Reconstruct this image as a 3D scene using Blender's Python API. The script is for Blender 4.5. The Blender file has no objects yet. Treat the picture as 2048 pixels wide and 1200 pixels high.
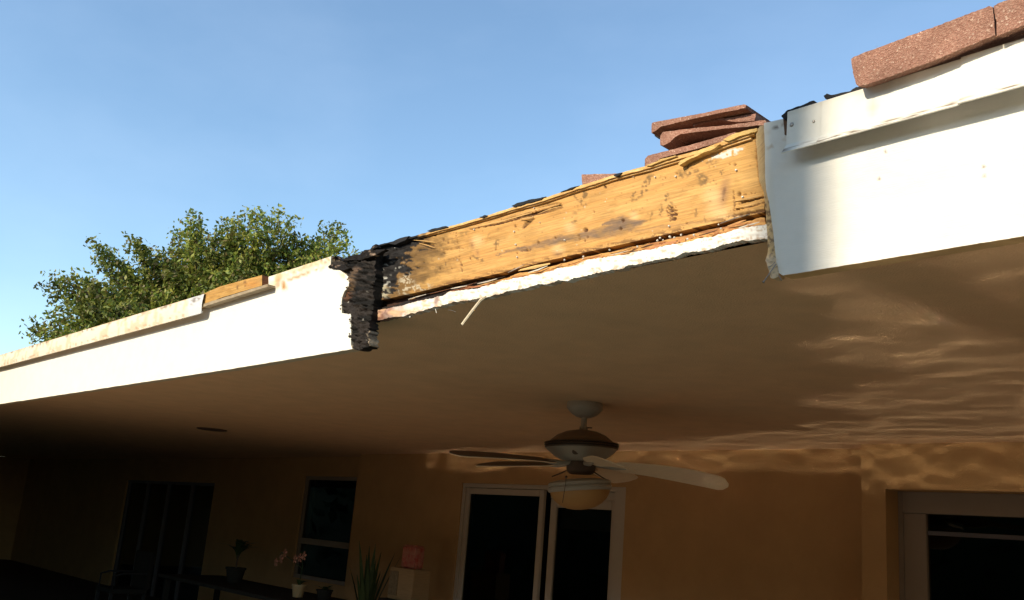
import bpy, bmesh, math, random
import numpy as np
from mathutils import Vector, Matrix
from mathutils.geometry import delaunay_2d_cdt

R = math.radians
random.seed(7)
rng = np.random.default_rng(7)
sc = bpy.context.scene
COL = sc.collection

# ------------------------------------------------------------------ camera
YAW, PITCH, ROLL, FPX = R(48.80960709), R(13.78446828), R(4.66611894), 1894.35
fw = np.array([-math.sin(YAW) * math.cos(PITCH), math.cos(YAW) * math.cos(PITCH), math.sin(PITCH)])
_r0 = np.array([math.cos(YAW), math.sin(YAW), 0.0])
_u0 = np.cross(_r0, fw)
rt = _r0 * math.cos(ROLL) + _u0 * math.sin(ROLL)
up = np.cross(rt, fw)
CAM = np.array([0.0, 0.0, 1.6])
cd = bpy.data.cameras.new('camera')
cam = bpy.data.objects.new('camera', cd)
COL.objects.link(cam)
cam.matrix_world = Matrix(((rt[0], up[0], -fw[0], CAM[0]), (rt[1], up[1], -fw[1], CAM[1]),
                           (rt[2], up[2], -fw[2], CAM[2]), (0, 0, 0, 1)))
cd.sensor_fit = 'HORIZONTAL'
cd.sensor_width = 36
cd.lens = FPX / 2048 * 36
cd.clip_start = 0.05
cd.clip_end = 1000
sc.camera = cam

# ------------------------------------------------------------------ sun, sky, exposure
SUN = np.array([0.07, 1.0, -0.54])
SUN = SUN / np.linalg.norm(SUN)
sl = bpy.data.lights.new('sun', 'SUN')
sl.energy = 4.7
sl.angle = R(0.53)
sl.color = (1.0, 0.87, 0.68)
so = bpy.data.objects.new('sun', sl)
COL.objects.link(so)
so.rotation_euler = Vector(SUN).to_track_quat('-Z', 'Y').to_euler()
so.location = (-1, -12, 8)
w = bpy.data.worlds.new('World')
sc.world = w
w.use_nodes = True
nt = w.node_tree
nt.nodes.clear()
sky = nt.nodes.new('ShaderNodeTexSky')
sky.sky_type = 'NISHITA'
sky.sun_disc = False
sky.sun_elevation = math.asin(-SUN[2])
sky.sun_rotation = math.atan2(-SUN[0], -SUN[1])
sky.air_density = 1.0
sky.dust_density = 0.5
sky.ozone_density = 0.7
tc = nt.nodes.new('ShaderNodeTexCoord')
mp = nt.nodes.new('ShaderNodeMapping')
mp.inputs['Scale'].default_value = (1.2, 2.6, 5.0)
mp.inputs['Rotation'].default_value = (0.2, 0.3, 0.9)
nz = nt.nodes.new('ShaderNodeTexNoise')
nz.inputs['Scale'].default_value = 1.7
nz.inputs['Detail'].default_value = 7
nz.inputs['Roughness'].default_value = 0.55
cr = nt.nodes.new('ShaderNodeMapRange')
cr.inputs[1].default_value = 0.42
cr.inputs[2].default_value = 0.85
cr.inputs[3].default_value = 0.0
cr.inputs[4].default_value = 0.05
mx = nt.nodes.new('ShaderNodeMix')
mx.data_type = 'RGBA'
mx.inputs[7].default_value = (9.0, 10.0, 11.5, 1)
bg = nt.nodes.new('ShaderNodeBackground')
bg.inputs[1].default_value = 0.15
ow = nt.nodes.new('ShaderNodeOutputWorld')
L = nt.links.new
L(tc.outputs['Generated'], mp.inputs[0]); L(mp.outputs[0], nz.inputs['Vector']); L(nz.outputs[0], cr.inputs[0])
L(cr.outputs[0], mx.inputs[0]); tint = nt.nodes.new('ShaderNodeVectorMath'); tint.operation = 'MULTIPLY'; tint.inputs[1].default_value = (1.10, 1.24, 1.27)
L(sky.outputs[0], tint.inputs[0]); L(tint.outputs[0], mx.inputs[6]); L(mx.outputs[2], bg.inputs[0]); L(bg.outputs[0], ow.inputs[0])
sc.view_settings.view_transform = 'Standard'
sc.view_settings.look = 'None'
sc.view_settings.gamma = 1
sc.view_settings.exposure = 0.36
sc.view_settings.use_curve_mapping = False
sc.cycles.use_denoising = True
sc.cycles.max_bounces = 8
sc.cycles.diffuse_bounces = 5
sc.cycles.caustics_reflective = True
sc.cycles.blur_glossy = 0.0
sc.cycles.sample_clamp_indirect = 0
sc.cycles.use_adaptive_sampling = False
sc.cycles.use_guiding = True
sc.cycles.use_volume_guiding = False

# ------------------------------------------------------------------ photo pixel -> place on a known plane
def ray(x, y):
    return fw + rt * ((x - 1024) / FPX) - up * ((y - 600) / FPX)
def aty(x, y, Y):
    d = ray(x, y); return CAM + d * (Y / d[1])
def atz(x, y, z):
    d = ray(x, y); return CAM + d * ((z - CAM[2]) / d[2])
def atd(x, y, D):
    return CAM + ray(x, y) * D
def pix(P):
    d = np.asarray(P, float) - CAM
    z = d @ fw
    return 1024 + FPX * (d @ rt) / z, 600 - FPX * (d @ up) / z

# ------------------------------------------------------------------ numpy noise
def _hash(ix, iy, s):
    h = (ix.astype(np.int64) * 374761393 + iy.astype(np.int64) * 668265263 + s * 982451653) & 0x7fffffff
    h = ((h ^ (h >> 13)) * 1274126177) & 0x7fffffff
    h = h ^ (h >> 16)
    return (h & 0xffff) / 65535.0
def vn(x, y, s=0):
    x = np.asarray(x, float); y = np.asarray(y, float)
    ix, iy = np.floor(x), np.floor(y)
    fx, fy = x - ix, y - iy
    fx = fx * fx * (3 - 2 * fx); fy = fy * fy * (3 - 2 * fy)
    a = _hash(ix, iy, s); b = _hash(ix + 1, iy, s); c = _hash(ix, iy + 1, s); d = _hash(ix + 1, iy + 1, s)
    return (a * (1 - fx) + b * fx) * (1 - fy) + (c * (1 - fx) + d * fx) * fy
def fbm(x, y, s=0, o=4):
    t = 0; a = .5; n = 0
    for i in range(o):
        t = t + a * vn(np.asarray(x) * 2 ** i, np.asarray(y) * 2 ** i, s + i * 17); n += a; a *= .5
    return t / n
def sstep(a, b, x):
    t = np.clip((x - a) / (b - a), 0, 1); return t * t * (3 - 2 * t)
def interp(pts, x):
    p = np.array(pts, float); return np.interp(x, p[:, 0], p[:, 1])
def stroke(px, py, pts, soft=0.5):
    """mask of a line with a half-width that changes along it; pts = (x, y, halfwidth)"""
    m = np.zeros_like(px)
    for (x0, y0, w0), (x1, y1, w1) in zip(pts[:-1], pts[1:]):
        dx, dy = x1 - x0, y1 - y0
        t = np.clip(((px - x0) * dx + (py - y0) * dy) / (dx * dx + dy * dy + 1e-9), 0, 1)
        d = np.hypot(px - x0 - t * dx, py - y0 - t * dy); ww = w0 + (w1 - w0) * t
        m = np.maximum(m, 1 - sstep(ww * (1 - soft), ww * (1 + soft), d))
    return m
def blob(px, py, cx, cy, rx, ry, a=0, soft=.5):
    c, s = math.cos(R(a)), math.sin(R(a))
    u = ((px - cx) * c + (py - cy) * s) / rx; v = (-(px - cx) * s + (py - cy) * c) / ry
    return 1 - sstep(1 - soft, 1 + soft, np.hypot(u, v))
def mixc(c, col, m):
    return c * (1 - m[:, None]) + np.array(col)[None, :] * m[:, None]

# ------------------------------------------------------------------ object helpers
def tag(o, label=None, cat=None, group=None, kind=None):
    if label: o['label'] = label
    if cat: o['category'] = cat
    if group: o['group'] = group
    if kind: o['kind'] = kind
    return o
def empty(name, loc=(0, 0, 0), rz=0):
    o = bpy.data.objects.new(name, None); COL.objects.link(o); o.location = loc; o.rotation_euler = (0, 0, rz)
    o.empty_display_size = .1
    return o
def link(name, me, mat, parent=None, loc=None):
    o = bpy.data.objects.new(name, me); COL.objects.link(o)
    if mat is not None and not me.materials: me.materials.append(mat)
    if loc is not None: o.location = loc
    if parent is not None:
        o.parent = parent
        wl = parent_world(parent)
        if loc is None: o.matrix_parent_inverse = wl.inverted()
    return o
def parent_world(p):
    m = Matrix.LocRotScale(p.location, p.rotation_euler, p.scale)
    if p.parent: m = parent_world(p.parent) @ p.matrix_parent_inverse @ m
    return m
def mesh(name, V, F, mat, parent=None, smooth=False, loc=None):
    me = bpy.data.meshes.new(name); me.from_pydata([tuple(v) for v in V], [], [tuple(f) for f in F]); me.update()
    if smooth:
        for p in me.polygons: p.use_smooth = True
    return link(name, me, mat, parent, loc)
def box(name, a, b, mat, parent=None, bevel=0.0, rot=None, loc=None):
    bm = bmesh.new()
    bmesh.ops.create_cube(bm, size=1)
    c = [(a[i] + b[i]) / 2 for i in range(3)]; s = [abs(b[i] - a[i]) for i in range(3)]
    for v in bm.verts: v.co = Vector((v.co.x * s[0], v.co.y * s[1], v.co.z * s[2]))
    if bevel: bmesh.ops.bevel(bm, geom=bm.edges[:], offset=bevel, segments=2, affect='EDGES')
    for v in bm.verts:
        if rot is not None: v.co = rot @ v.co
        v.co += Vector(c)
    me = bpy.data.meshes.new(name); bm.to_mesh(me); bm.free()
    return link(name, me, mat, parent, loc)
def lathe(name, prof, mat, parent=None, seg=40, loc=None, cx=0, cy=0, tilt=None):
    V = []; F = []
    for (r, z) in prof:
        for k in range(seg):
            a = 2 * math.pi * k / seg; V.append((cx + r * math.cos(a), cy + r * math.sin(a), z))
    for i in range(len(prof) - 1):
        for k in range(seg):
            k2 = (k + 1) % seg; F.append((i * seg + k, i * seg + k2, (i + 1) * seg + k2, (i + 1) * seg + k))
    F.append(tuple(range(seg))[::-1]); F.append(tuple((len(prof) - 1) * seg + k for k in range(seg)))
    if tilt: V = [tuple(tilt @ Vector(v)) for v in V]
    o = mesh(name, V, F, mat, parent, smooth=True, loc=loc)
    try: o.data.set_sharp_from_angle(angle=R(35))
    except Exception: pass
    return o
def tube(pts, rad, seg=7):
    """tapered tube through points -> (V, F); rad is a number or a list"""
    V = []; F = []; n = len(pts)
    pts = [Vector(p) for p in pts]
    for i, p in enumerate(pts):
        t = (pts[min(i + 1, n - 1)] - pts[max(i - 1, 0)]).normalized()
        a = t.cross(Vector((0.13, 0.2, 1))); a = a.normalized() if a.length > 1e-4 else Vector((1, 0, 0)); b = t.cross(a)
        r = rad[i] if isinstance(rad, (list, tuple)) else rad
        for k in range(seg):
            q = 2 * math.pi * k / seg; V.append(p + a * (math.cos(q) * r) + b * (math.sin(q) * r))
    for i in range(n - 1):
        for k in range(seg):
            k2 = (k + 1) % seg; F.append((i * seg + k, i * seg + k2, (i + 1) * seg + k2, (i + 1) * seg + k))
    F.append(tuple(range(seg))[::-1]); F.append(tuple((n - 1) * seg + k for k in range(seg)))
    return V, F
def merge(lst):
    V = []; F = []
    for v, f in lst:
        o = len(V); V += list(v); F += [tuple(i + o for i in q) for q in f]
    return V, F
def dense(poly, step, jit, seed=0, closed=True):
    """densify an outline and roughen it"""
    out = []; n = len(poly)
    for i in range(n if closed else n - 1):
        a = poly[i]; b = poly[(i + 1) % n]
        L_ = math.hypot(b[0] - a[0], b[1] - a[1]); k = max(1, int(L_ / step))
        j = a[2] if len(a) > 2 else jit
        for q in range(k):
            t = q / k; x = a[0] + (b[0] - a[0]) * t; y = a[1] + (b[1] - a[1]) * t
            if q and j:
                nx, ny = -(b[1] - a[1]) / L_, (b[0] - a[0]) / L_
                d = (fbm(np.array([x / 9.0]), np.array([y / 9.0]), seed, 3)[0] - .5) * 2 * j
                x += nx * d; y += ny * d
            out.append((x, y))
    return out
def inside(px, py, poly):
    c = np.zeros(len(px), bool); n = len(poly)
    for i in range(n):
        x0, y0 = poly[i]; x1, y1 = poly[(i + 1) % n]
        if y0 == y1: continue
        k = ((y0 > py) != (y1 > py)) & (px < (x1 - x0) * (py - y0) / (y1 - y0) + x0); c ^= k
    return c
def slab(name, poly, Y, thick, mat, parent, step=4, jit=0.6, grid=None, disp=None, color=None, seed=0, back=None, flat=False, side_color=None):
    """a board: its outline (given where it shows in the photo) is laid on the plane y=Y, given thickness,
    relief (disp) and a colour per point"""
    out = dense(poly, step, jit, seed)
    pts = list(out); g = grid or step * 3
    xs = [p[0] for p in out]; ys = [p[1] for p in out]
    gx, gy = np.meshgrid(np.arange(min(xs) + g / 2, max(xs), g), np.arange(min(ys) + g / 2, max(ys), g))
    gx = gx.ravel() + (rng.random(gx.size) - .5) * g * .5; gy = gy.ravel() + (rng.random(gy.size) - .5) * g * .5
    m = inside(gx, gy, out); gx, gy = gx[m], gy[m]
    O = np.array(out)
    keep = np.ones(len(gx), bool)
    for i0 in range(0, len(gx), 4000):
        d = np.min(np.hypot(gx[i0:i0 + 4000, None] - O[None, :, 0], gy[i0:i0 + 4000, None] - O[None, :, 1]), axis=1)
        keep[i0:i0 + 4000] = d > min(g, step) * .55
    gx, gy = gx[keep], gy[keep]
    n0 = len(out)
    vin = [Vector(p) for p in out] + [Vector((a, b)) for a, b in zip(gx, gy)]
    ed = [(i, (i + 1) % n0) for i in range(n0)]
    vo, eo, fo, *_ = delaunay_2d_cdt(vin, ed, [], 1, 1e-5)
    P = np.array([(v[0], v[1]) for v in vo])
    yy = Y(P[:, 0], P[:, 1]) if callable(Y) else np.full(len(P), float(Y))
    W = np.array([aty(a, b, c) for (a, b), c in zip(P, yy)])
    if disp is not None: W[:, 1] += disp(P[:, 0], P[:, 1])
    cnt = {}
    for f in fo:
        for i in range(3):
            e = (f[i], f[(i + 1) % 3]); cnt[e] = 1
    bnd = [e for e in cnt if (e[1], e[0]) not in cnt]
    V = [tuple(v) for v in W]; F = []
    # facing: normal should look to -Y
    def fl(f):
        a, b, c = W[f[0]], W[f[1]], W[f[2]]
        n = np.cross(b - a, c - a); return f if n[1] < 0 else f[::-1]
    flip = None
    for f in fo:
        g2 = fl(f); F.append(tuple(g2))
    nf = len(F)
    bk = back or (lambda p: (p[0], p[1] + thick, p[2]))
    ids = {}; 
    def side(i):
        if i not in ids:
            ids[i] = len(V); V.append(V[i]); V.append(tuple(bk(V[i])))
        return ids[i]
    for a, b in bnd:
        ia, ib = side(a), side(b); F.append((ia, ib, ib + 1, ia + 1))
    o = mesh(name, V, F, mat, parent)
    bm = bmesh.new(); bm.from_mesh(o.data); bm.faces.ensure_lookup_table()
    bm.to_mesh(o.data); bm.free()
    if not flat:
        for p in o.data.polygons[:nf]: p.use_smooth = True
    if color is not None:
        C = np.ones((len(V), 4)); C[:len(P), :3] = np.clip(color(P[:, 0], P[:, 1]), 0, 1)
        for i, k in ids.items():
            C[k] = C[i]; C[k + 1] = C[i]
            if side_color is not None: C[k, :3] = side_color; C[k + 1, :3] = side_color
        at = o.data.color_attributes.new('Col', 'FLOAT_COLOR', 'POINT')
        at.data.foreach_set('color', C.astype(np.float32).ravel())
    return o

# ------------------------------------------------------------------ materials
def mat(name, col, rough=.6, spec=.3, metal=0, bump=0, bscale=80, bdist=.002, var=0, vscale=6, col2=None, stretch=None,
        attr=False, trans=0, ior=1.45, bstretch=None, detail=6, subs=0, coat=0):
    m = bpy.data.materials.new(name); m.use_nodes = True; t = m.node_tree; N = t.nodes; l = t.links.new
    b = N['Principled BSDF']
    b.inputs['Roughness'].default_value = rough; b.inputs['Metallic'].default_value = metal
    b.inputs['Specular IOR Level'].default_value = spec; b.inputs['IOR'].default_value = ior
    b.inputs['Transmission Weight'].default_value = trans
    if coat: b.inputs['Coat Weight'].default_value = coat
    co = N.new('ShaderNodeTexCoord'); mpn = N.new('ShaderNodeMapping'); l(co.outputs['Object'], mpn.inputs[0])
    if stretch: mpn.inputs['Scale'].default_value = stretch
    c0 = None
    if attr:
        a = N.new('ShaderNodeAttribute'); a.attribute_name = 'Col'; c0 = a.outputs['Color']
    if var:
        n = N.new('ShaderNodeTexNoise'); n.inputs['Scale'].default_value = vscale; n.inputs['Detail'].default_value = detail
        n.inputs['Roughness'].default_value = .62
        l(mpn.outputs[0], n.inputs['Vector'])
        rp = N.new('ShaderNodeMapRange'); rp.inputs[1].default_value = .3; rp.inputs[2].default_value = .7
        l(n.outputs[0], rp.inputs[0])
        mxx = N.new('ShaderNodeMix'); mxx.data_type = 'RGBA'
        if attr:
            mxx.blend_type = 'MULTIPLY'; rp.inputs[3].default_value = 1 - var; rp.inputs[4].default_value = 1 + var * .4
            mxx.inputs[0].default_value = 1; l(c0, mxx.inputs[6])
            cb = N.new('ShaderNodeCombineColor'); [l(rp.outputs[0], cb.inputs[i]) for i in range(3)]
            l(cb.outputs[0], mxx.inputs[7])
        else:
            c2 = col2 or tuple(x * (1 - var) for x in col)
            mxx.inputs[6].default_value = (*col, 1); mxx.inputs[7].default_value = (*c2, 1); l(rp.outputs[0], mxx.inputs[0])
        l(mxx.outputs[2], b.inputs['Base Color'])
    elif attr: l(c0, b.inputs['Base Color'])
    else: b.inputs['Base Color'].default_value = (*col, 1)
    if bump:
        n2 = N.new('ShaderNodeTexNoise'); n2.inputs['Scale'].default_value = bscale; n2.inputs['Detail'].default_value = 5
        mp2 = N.new('ShaderNodeMapping'); l(co.outputs['Object'], mp2.inputs[0]); l(mp2.outputs[0], n2.inputs['Vector'])
        if bstretch: mp2.inputs['Scale'].default_value = bstretch
        bp = N.new('ShaderNodeBump'); bp.inputs['Strength'].default_value = bump; bp.inputs['Distance'].default_value = bdist
        l(n2.outputs[0], bp.inputs['Height']); l(bp.outputs[0], b.inputs['Normal'])
    return m

M = {}
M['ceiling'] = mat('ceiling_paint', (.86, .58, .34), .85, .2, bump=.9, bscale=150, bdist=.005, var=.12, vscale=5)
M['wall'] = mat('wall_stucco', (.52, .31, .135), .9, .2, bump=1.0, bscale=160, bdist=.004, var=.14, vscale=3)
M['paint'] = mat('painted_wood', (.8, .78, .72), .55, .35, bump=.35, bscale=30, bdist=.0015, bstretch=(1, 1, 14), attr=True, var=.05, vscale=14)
M['paint_plain'] = mat('painted_metal', (.8, .77, .70), .5, .35, bump=.25, bscale=60, bdist=.001, attr=True, var=.07, vscale=18)
M['wood'] = mat('bare_pine', (.6, .36, .14), .62, .3, bump=.7, bscale=26, bdist=.0022, bstretch=(1, 1, 26), attr=True, var=.34, vscale=7,
                stretch=(1, 1, 26), detail=8)
M['char'] = mat('charred_wood', (.02, .018, .016), .65, .15, bump=1, bscale=140, bdist=.003, bstretch=(1, 1, 2.5), attr=True, var=.5, vscale=60)
M['plaster'] = mat('plaster_edge', (.8, .78, .72), .7, .2, bump=.5, bscale=60, bdist=.003, attr=True, var=.08, vscale=40)
M['felt'] = mat('roofing_felt', (.02, .02, .022), .8, .3, bump=.5, bscale=120, var=.4, vscale=50)
M['dark'] = mat('dark_void', (.015, .011, .008), .95, .05)
M['nail'] = mat('painted_nail', (.66, .62, .54), .45, .4)
M['chair_metal'] = mat('dark_chair_metal', (.03, .03, .03), .6, .2)
M['steel'] = mat('dull_steel', (.32, .29, .26), .45, .5, metal=.8)
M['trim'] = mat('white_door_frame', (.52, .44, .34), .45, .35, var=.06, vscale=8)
M['bronze'] = mat('dark_door_frame', (.13, .12, .13), .6, .2)
M['brown_frame'] = mat('taupe_door_frame', (.30, .23, .17), .5, .35, var=.06, vscale=8)
M['fan'] = mat('fan_enamel', (.40, .35, .28), .38, .4, var=.05, vscale=20)
M['fan_blade'] = mat('fan_blade_laminate', (.85, .66, .44), .4, .35, var=.12, vscale=10, stretch=(1, 8, 1))
M['blade_top'] = mat('blade_top_shaded', (.10, .05, .025), .5, .3, var=.3, vscale=10, stretch=(1, 8, 1))  # ceiling side of the blades: shade put into a darker colour
M['fan_dome'] = mat('fan_dome_shaded', (.20, .13, .08), .4, .4)  # same enamel as the fan, with the shade on the dome painted in
M['fan_dark'] = mat('fan_dark_trim', (.10, .07, .05), .45, .4)
M['amber'] = mat('frosted_amber_glass', (.46, .24, .08), .5, .4, trans=0)
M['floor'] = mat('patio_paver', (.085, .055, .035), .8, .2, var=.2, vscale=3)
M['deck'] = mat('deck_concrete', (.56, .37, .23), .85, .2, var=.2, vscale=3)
M['lawn'] = mat('lawn_grass', (.035, .055, .018), .9, .2, var=.4, vscale=9)
M['hedge'] = mat('hedge_leaf', (.03, .05, .014), .6, .3, var=.5, vscale=7)
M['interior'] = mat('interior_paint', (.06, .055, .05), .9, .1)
M['bark'] = mat('bark', (.14, .10, .07), .9, .1, bump=1, bscale=30, bdist=.02, var=.4, vscale=8)
M['green_leaf'] = mat('potted_leaf', (.05, .08, .025), .5, .3, var=.3, vscale=20)
M['petal'] = mat('orchid_petal', (.62, .34, .22), .6, .2, var=.3, vscale=60, col2=(.45, .12, .08))
M['cream'] = mat('glazed_cream_pot', (.50, .36, .18), .35, .4, var=.1, vscale=9)
M['box_wood'] = mat('box_wood', (.42, .27, .13), .6, .25, var=.25, vscale=9, stretch=(1, 1, 12))
M['table'] = mat('table_top', (.035, .032, .026), .9, .05, var=.2, vscale=9)

def tile_mat():
    m = bpy.data.materials.new('concrete_tile'); m.use_nodes = True; t = m.node_tree; N = t.nodes; l = t.links.new
    b = N['Principled BSDF']; b.inputs['Roughness'].default_value = .8; b.inputs['Specular IOR Level'].default_value = .25
    co = N.new('ShaderNodeTexCoord')
    v = N.new('ShaderNodeTexVoronoi'); v.inputs['Scale'].default_value = 250; l(co.outputs['Object'], v.inputs['Vector'])
    r = N.new('ShaderNodeValToRGB'); e = r.color_ramp.elements
    e[0].position = 0; e[0].color = (.22, .105, .072, 1); e[1].position = 1; e[1].color = (.32, .175, .125, 1)
    for p, c in ((.30, (.37, .195, .14, 1)), (.55, (.27, .13, .09, 1)), (.86, (.43, .26, .19, 1)), (.95, (.58, .42, .33, 1))):
        q = e.new(p); q.color = c
    l(v.outputs['Color'], r.inputs[0])
    n = N.new('ShaderNodeTexNoise'); n.inputs['Scale'].default_value = 9; n.inputs['Detail'].default_value = 6; l(co.outputs['Object'], n.inputs['Vector'])
    mr = N.new('ShaderNodeMapRange'); mr.inputs[1].default_value = .3; mr.inputs[2].default_value = .7; mr.inputs[3].default_value = .72; mr.inputs[4].default_value = 1.12
    l(n.outputs[0], mr.inputs[0])
    mu = N.new('ShaderNodeVectorMath'); mu.operation = 'SCALE'; l(r.outputs[0], mu.inputs[0]); l(mr.outputs[0], mu.inputs['Scale'])
    l(mu.outputs[0], b.inputs['Base Color'])
    bp = N.new('ShaderNodeBump'); bp.inputs['Strength'].default_value = .9; bp.inputs['Distance'].default_value = .003
    l(v.outputs['Distance'], bp.inputs['Height']); l(bp.outputs[0], b.inputs['Normal'])
    return m
M['tile'] = tile_mat()

def glass_mat():
    m = bpy.data.materials.new('window_glass'); m.use_nodes = True; t = m.node_tree; N = t.nodes; l = t.links.new
    N.remove(N['Principled BSDF']); g = N.new('ShaderNodeBsdfGlossy'); g.inputs['Roughness'].default_value = .01; g.inputs['Color'].default_value = (.9, .95, .92, 1)
    tr = N.new('ShaderNodeBsdfTransparent'); tr.inputs['Color'].default_value = (.45, .48, .46, 1)
    f = N.new('ShaderNodeFresnel'); f.inputs['IOR'].default_value = 1.5
    mxs = N.new('ShaderNodeMixShader'); l(f.outputs[0], mxs.inputs[0]); l(tr.outputs[0], mxs.inputs[1]); l(g.outputs[0], mxs.inputs[2])
    l(mxs.outputs[0], N['Material Output'].inputs[0])
    return m
M['glass'] = glass_mat()
def water_mat():
    m = bpy.data.materials.new('pool_water'); m.use_nodes = True; b = m.node_tree.nodes['Principled BSDF']
    b.inputs['Base Color'].default_value = (.05, .16, .17, 1); b.inputs['Roughness'].default_value = .03
    b.inputs['IOR'].default_value = 1.33; b.inputs['Specular IOR Level'].default_value = 1.0
    return m
M['water'] = water_mat()
def leaf_mat():
    m = bpy.data.materials.new('tree_leaf'); m.use_nodes = True; t = m.node_tree; N = t.nodes; l = t.links.new
    b = N['Principled BSDF']; b.inputs['Roughness'].default_value = .5; b.inputs['Specular IOR Level'].default_value = .3
    a = N.new('ShaderNodeAttribute'); a.attribute_name = 'Col'; l(a.outputs['Color'], b.inputs['Base Color'])
    tl = N.new('ShaderNodeBsdfTranslucent'); l(a.outputs['Color'], tl.inputs[0])
    mxs = N.new('ShaderNodeMixShader'); mxs.inputs[0].default_value = .3; l(b.outputs[0], mxs.inputs[1]); l(tl.outputs[0], mxs.inputs[2])
    l(mxs.outputs[0], N['Material Output'].inputs[0]); return m
M['leaf'] = leaf_mat()

# ------------------------------------------------------------------ key dimensions of the place
YF = 2.110      # front of the painted fascia
YB = 2.165      # front of the bare board behind it
HC = 2.440      # ceiling
YW = 6.882      # patio wall
YR = 6.620      # wall section that steps forward on the right
YL = 7.160      # wall section that steps back on the left
XS, XR, XL = -10.56, -3.524, -26.0

# ================================================================== GROUND
YP = 2.68
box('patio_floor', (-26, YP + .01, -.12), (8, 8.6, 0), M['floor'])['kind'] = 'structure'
PE = [(-4.6, -1.8), (-1.8, -2.0), (-1.2, -2.3), (-.3, -2.8), (.65, -3.6), (1.2, -4.6), (1.5, -6.2), (1.8, -9.6), (YP, -9.6)]   # left edge of the pool (y, x)
def pool_edge(y):
    y = np.asarray(y, float); e = interp(PE, y); return np.where(e > -9.5, e + 1.5 * (fbm(y * 3.6, y * 0, 6, 3) - .5), e)
ys_ = np.linspace(-4.6, YP, 240); xe = pool_edge(ys_)
V = [(x, y, 0) for x, y in zip(xe, ys_)] + [(-9.6, y, 0) for y in ys_]; n_ = len(ys_)
F = [(n_ + i, i, i + 1, n_ + i + 1) for i in range(n_ - 1) if xe[i] > -9.59]
k_ = len(V); V += [(-.5, YP, 0), (1.2, YP, 0), (1.2, -6, 0), (-.5, -6, 0), (-9.6, -6, 0), (-9.6, -4.6, 0), (-.5, -4.6, 0)]; F += [(k_, k_ + 3, k_ + 2, k_ + 1), (k_ + 4, k_ + 3, k_ + 6, k_ + 5)]
dk = mesh('pool_deck', V, F, M['deck']); dk['kind'] = 'structure'
lw = mesh('lawn', [(-400, -400, -.13), (400, -400, -.13), (400, 400, -.13), (-400, 400, -.13)], [(0, 1, 2, 3)], M['lawn'])
lw['kind'] = 'structure'
# pool water with small waves: a basin beside the camera, its far end curving away along the patio
def pool():
    ys = np.arange(-4.6, YP, .025); nx = 380; ny = len(ys); U = np.linspace(0, 1, nx) ** 1.0
    E_ = pool_edge(ys); X = np.array([e + (-.5 - e) * U for e in E_]); Y = np.repeat(ys[:, None], nx, 1)
    Z = -.08 + .0016 * (fbm(X * 1.7 + .5 * Y, Y * 1.9, 3, 1) - .5) + .0007 * (fbm(X * 4.0 + Y, Y * 5.5 - X, 4, 1) - .5) + .00028 * (fbm(X * 8 + Y, Y * 11 - X, 5, 1) - .5)
    V = np.stack([X.ravel(), Y.ravel(), Z.ravel()], 1)
    F = [(j * nx + i, j * nx + i + 1, (j + 1) * nx + i + 1, (j + 1) * nx + i) for j in range(ny - 1) for i in range(nx - 1)]
    o = mesh('pool_water', V, F, M['water'], smooth=True); o['kind'] = 'structure'
pool()

# ================================================================== HOUSE
house = empty('patio_house', (-8, YW, 0))
tag(house, 'cream stucco house with a covered patio and a torn open, fire damaged roof edge', 'house')
def hbox(name, a, b, m=None, **k): return box(name, a, b, m or M['wall'], house, **k)
TW = .2
# --- patio wall, built in pieces round its openings (butted, not overlapping)
D1a, D1b, D1t = -8.46, -6.02, 2.105      # sliding door in the middle
W1a, W1b, W1t, W1b_ = -12.45, -11.05, 2.17, .75   # window at the left
D2a, D2b, D2t = -19.3, -15.35, 2.02       # dark sliding door far left
R1a, R1b, R1t = -3.34, -.6, 2.119         # opening in the forward wall section
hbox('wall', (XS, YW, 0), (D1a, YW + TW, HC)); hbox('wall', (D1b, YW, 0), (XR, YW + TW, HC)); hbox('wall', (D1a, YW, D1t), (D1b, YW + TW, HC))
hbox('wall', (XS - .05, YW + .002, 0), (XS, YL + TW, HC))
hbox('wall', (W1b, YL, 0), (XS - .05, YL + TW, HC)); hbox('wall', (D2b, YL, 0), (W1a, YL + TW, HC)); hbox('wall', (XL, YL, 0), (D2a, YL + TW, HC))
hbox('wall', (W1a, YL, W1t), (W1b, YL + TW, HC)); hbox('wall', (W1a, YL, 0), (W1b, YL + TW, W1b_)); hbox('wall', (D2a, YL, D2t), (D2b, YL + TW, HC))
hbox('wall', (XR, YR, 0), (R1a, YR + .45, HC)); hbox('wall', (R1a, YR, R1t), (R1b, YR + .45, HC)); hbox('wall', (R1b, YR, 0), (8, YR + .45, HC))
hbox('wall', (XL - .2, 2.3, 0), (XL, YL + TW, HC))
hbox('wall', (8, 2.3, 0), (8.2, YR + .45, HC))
# dark rooms behind the glass
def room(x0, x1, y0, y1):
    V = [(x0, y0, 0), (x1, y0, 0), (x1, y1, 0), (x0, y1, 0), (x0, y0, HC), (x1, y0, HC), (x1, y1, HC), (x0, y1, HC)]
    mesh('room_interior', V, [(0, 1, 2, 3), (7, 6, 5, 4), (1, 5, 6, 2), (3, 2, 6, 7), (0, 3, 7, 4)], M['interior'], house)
room(-9.3, -5.2, YW + TW + .01, 10.4); room(-13.4, -10.7, YL + TW + .01, 10.4); room(-20.5, -14.6, YL + TW + .01, 10.4); room(-4.4, 1, YR + .46, 10.4)
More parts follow.
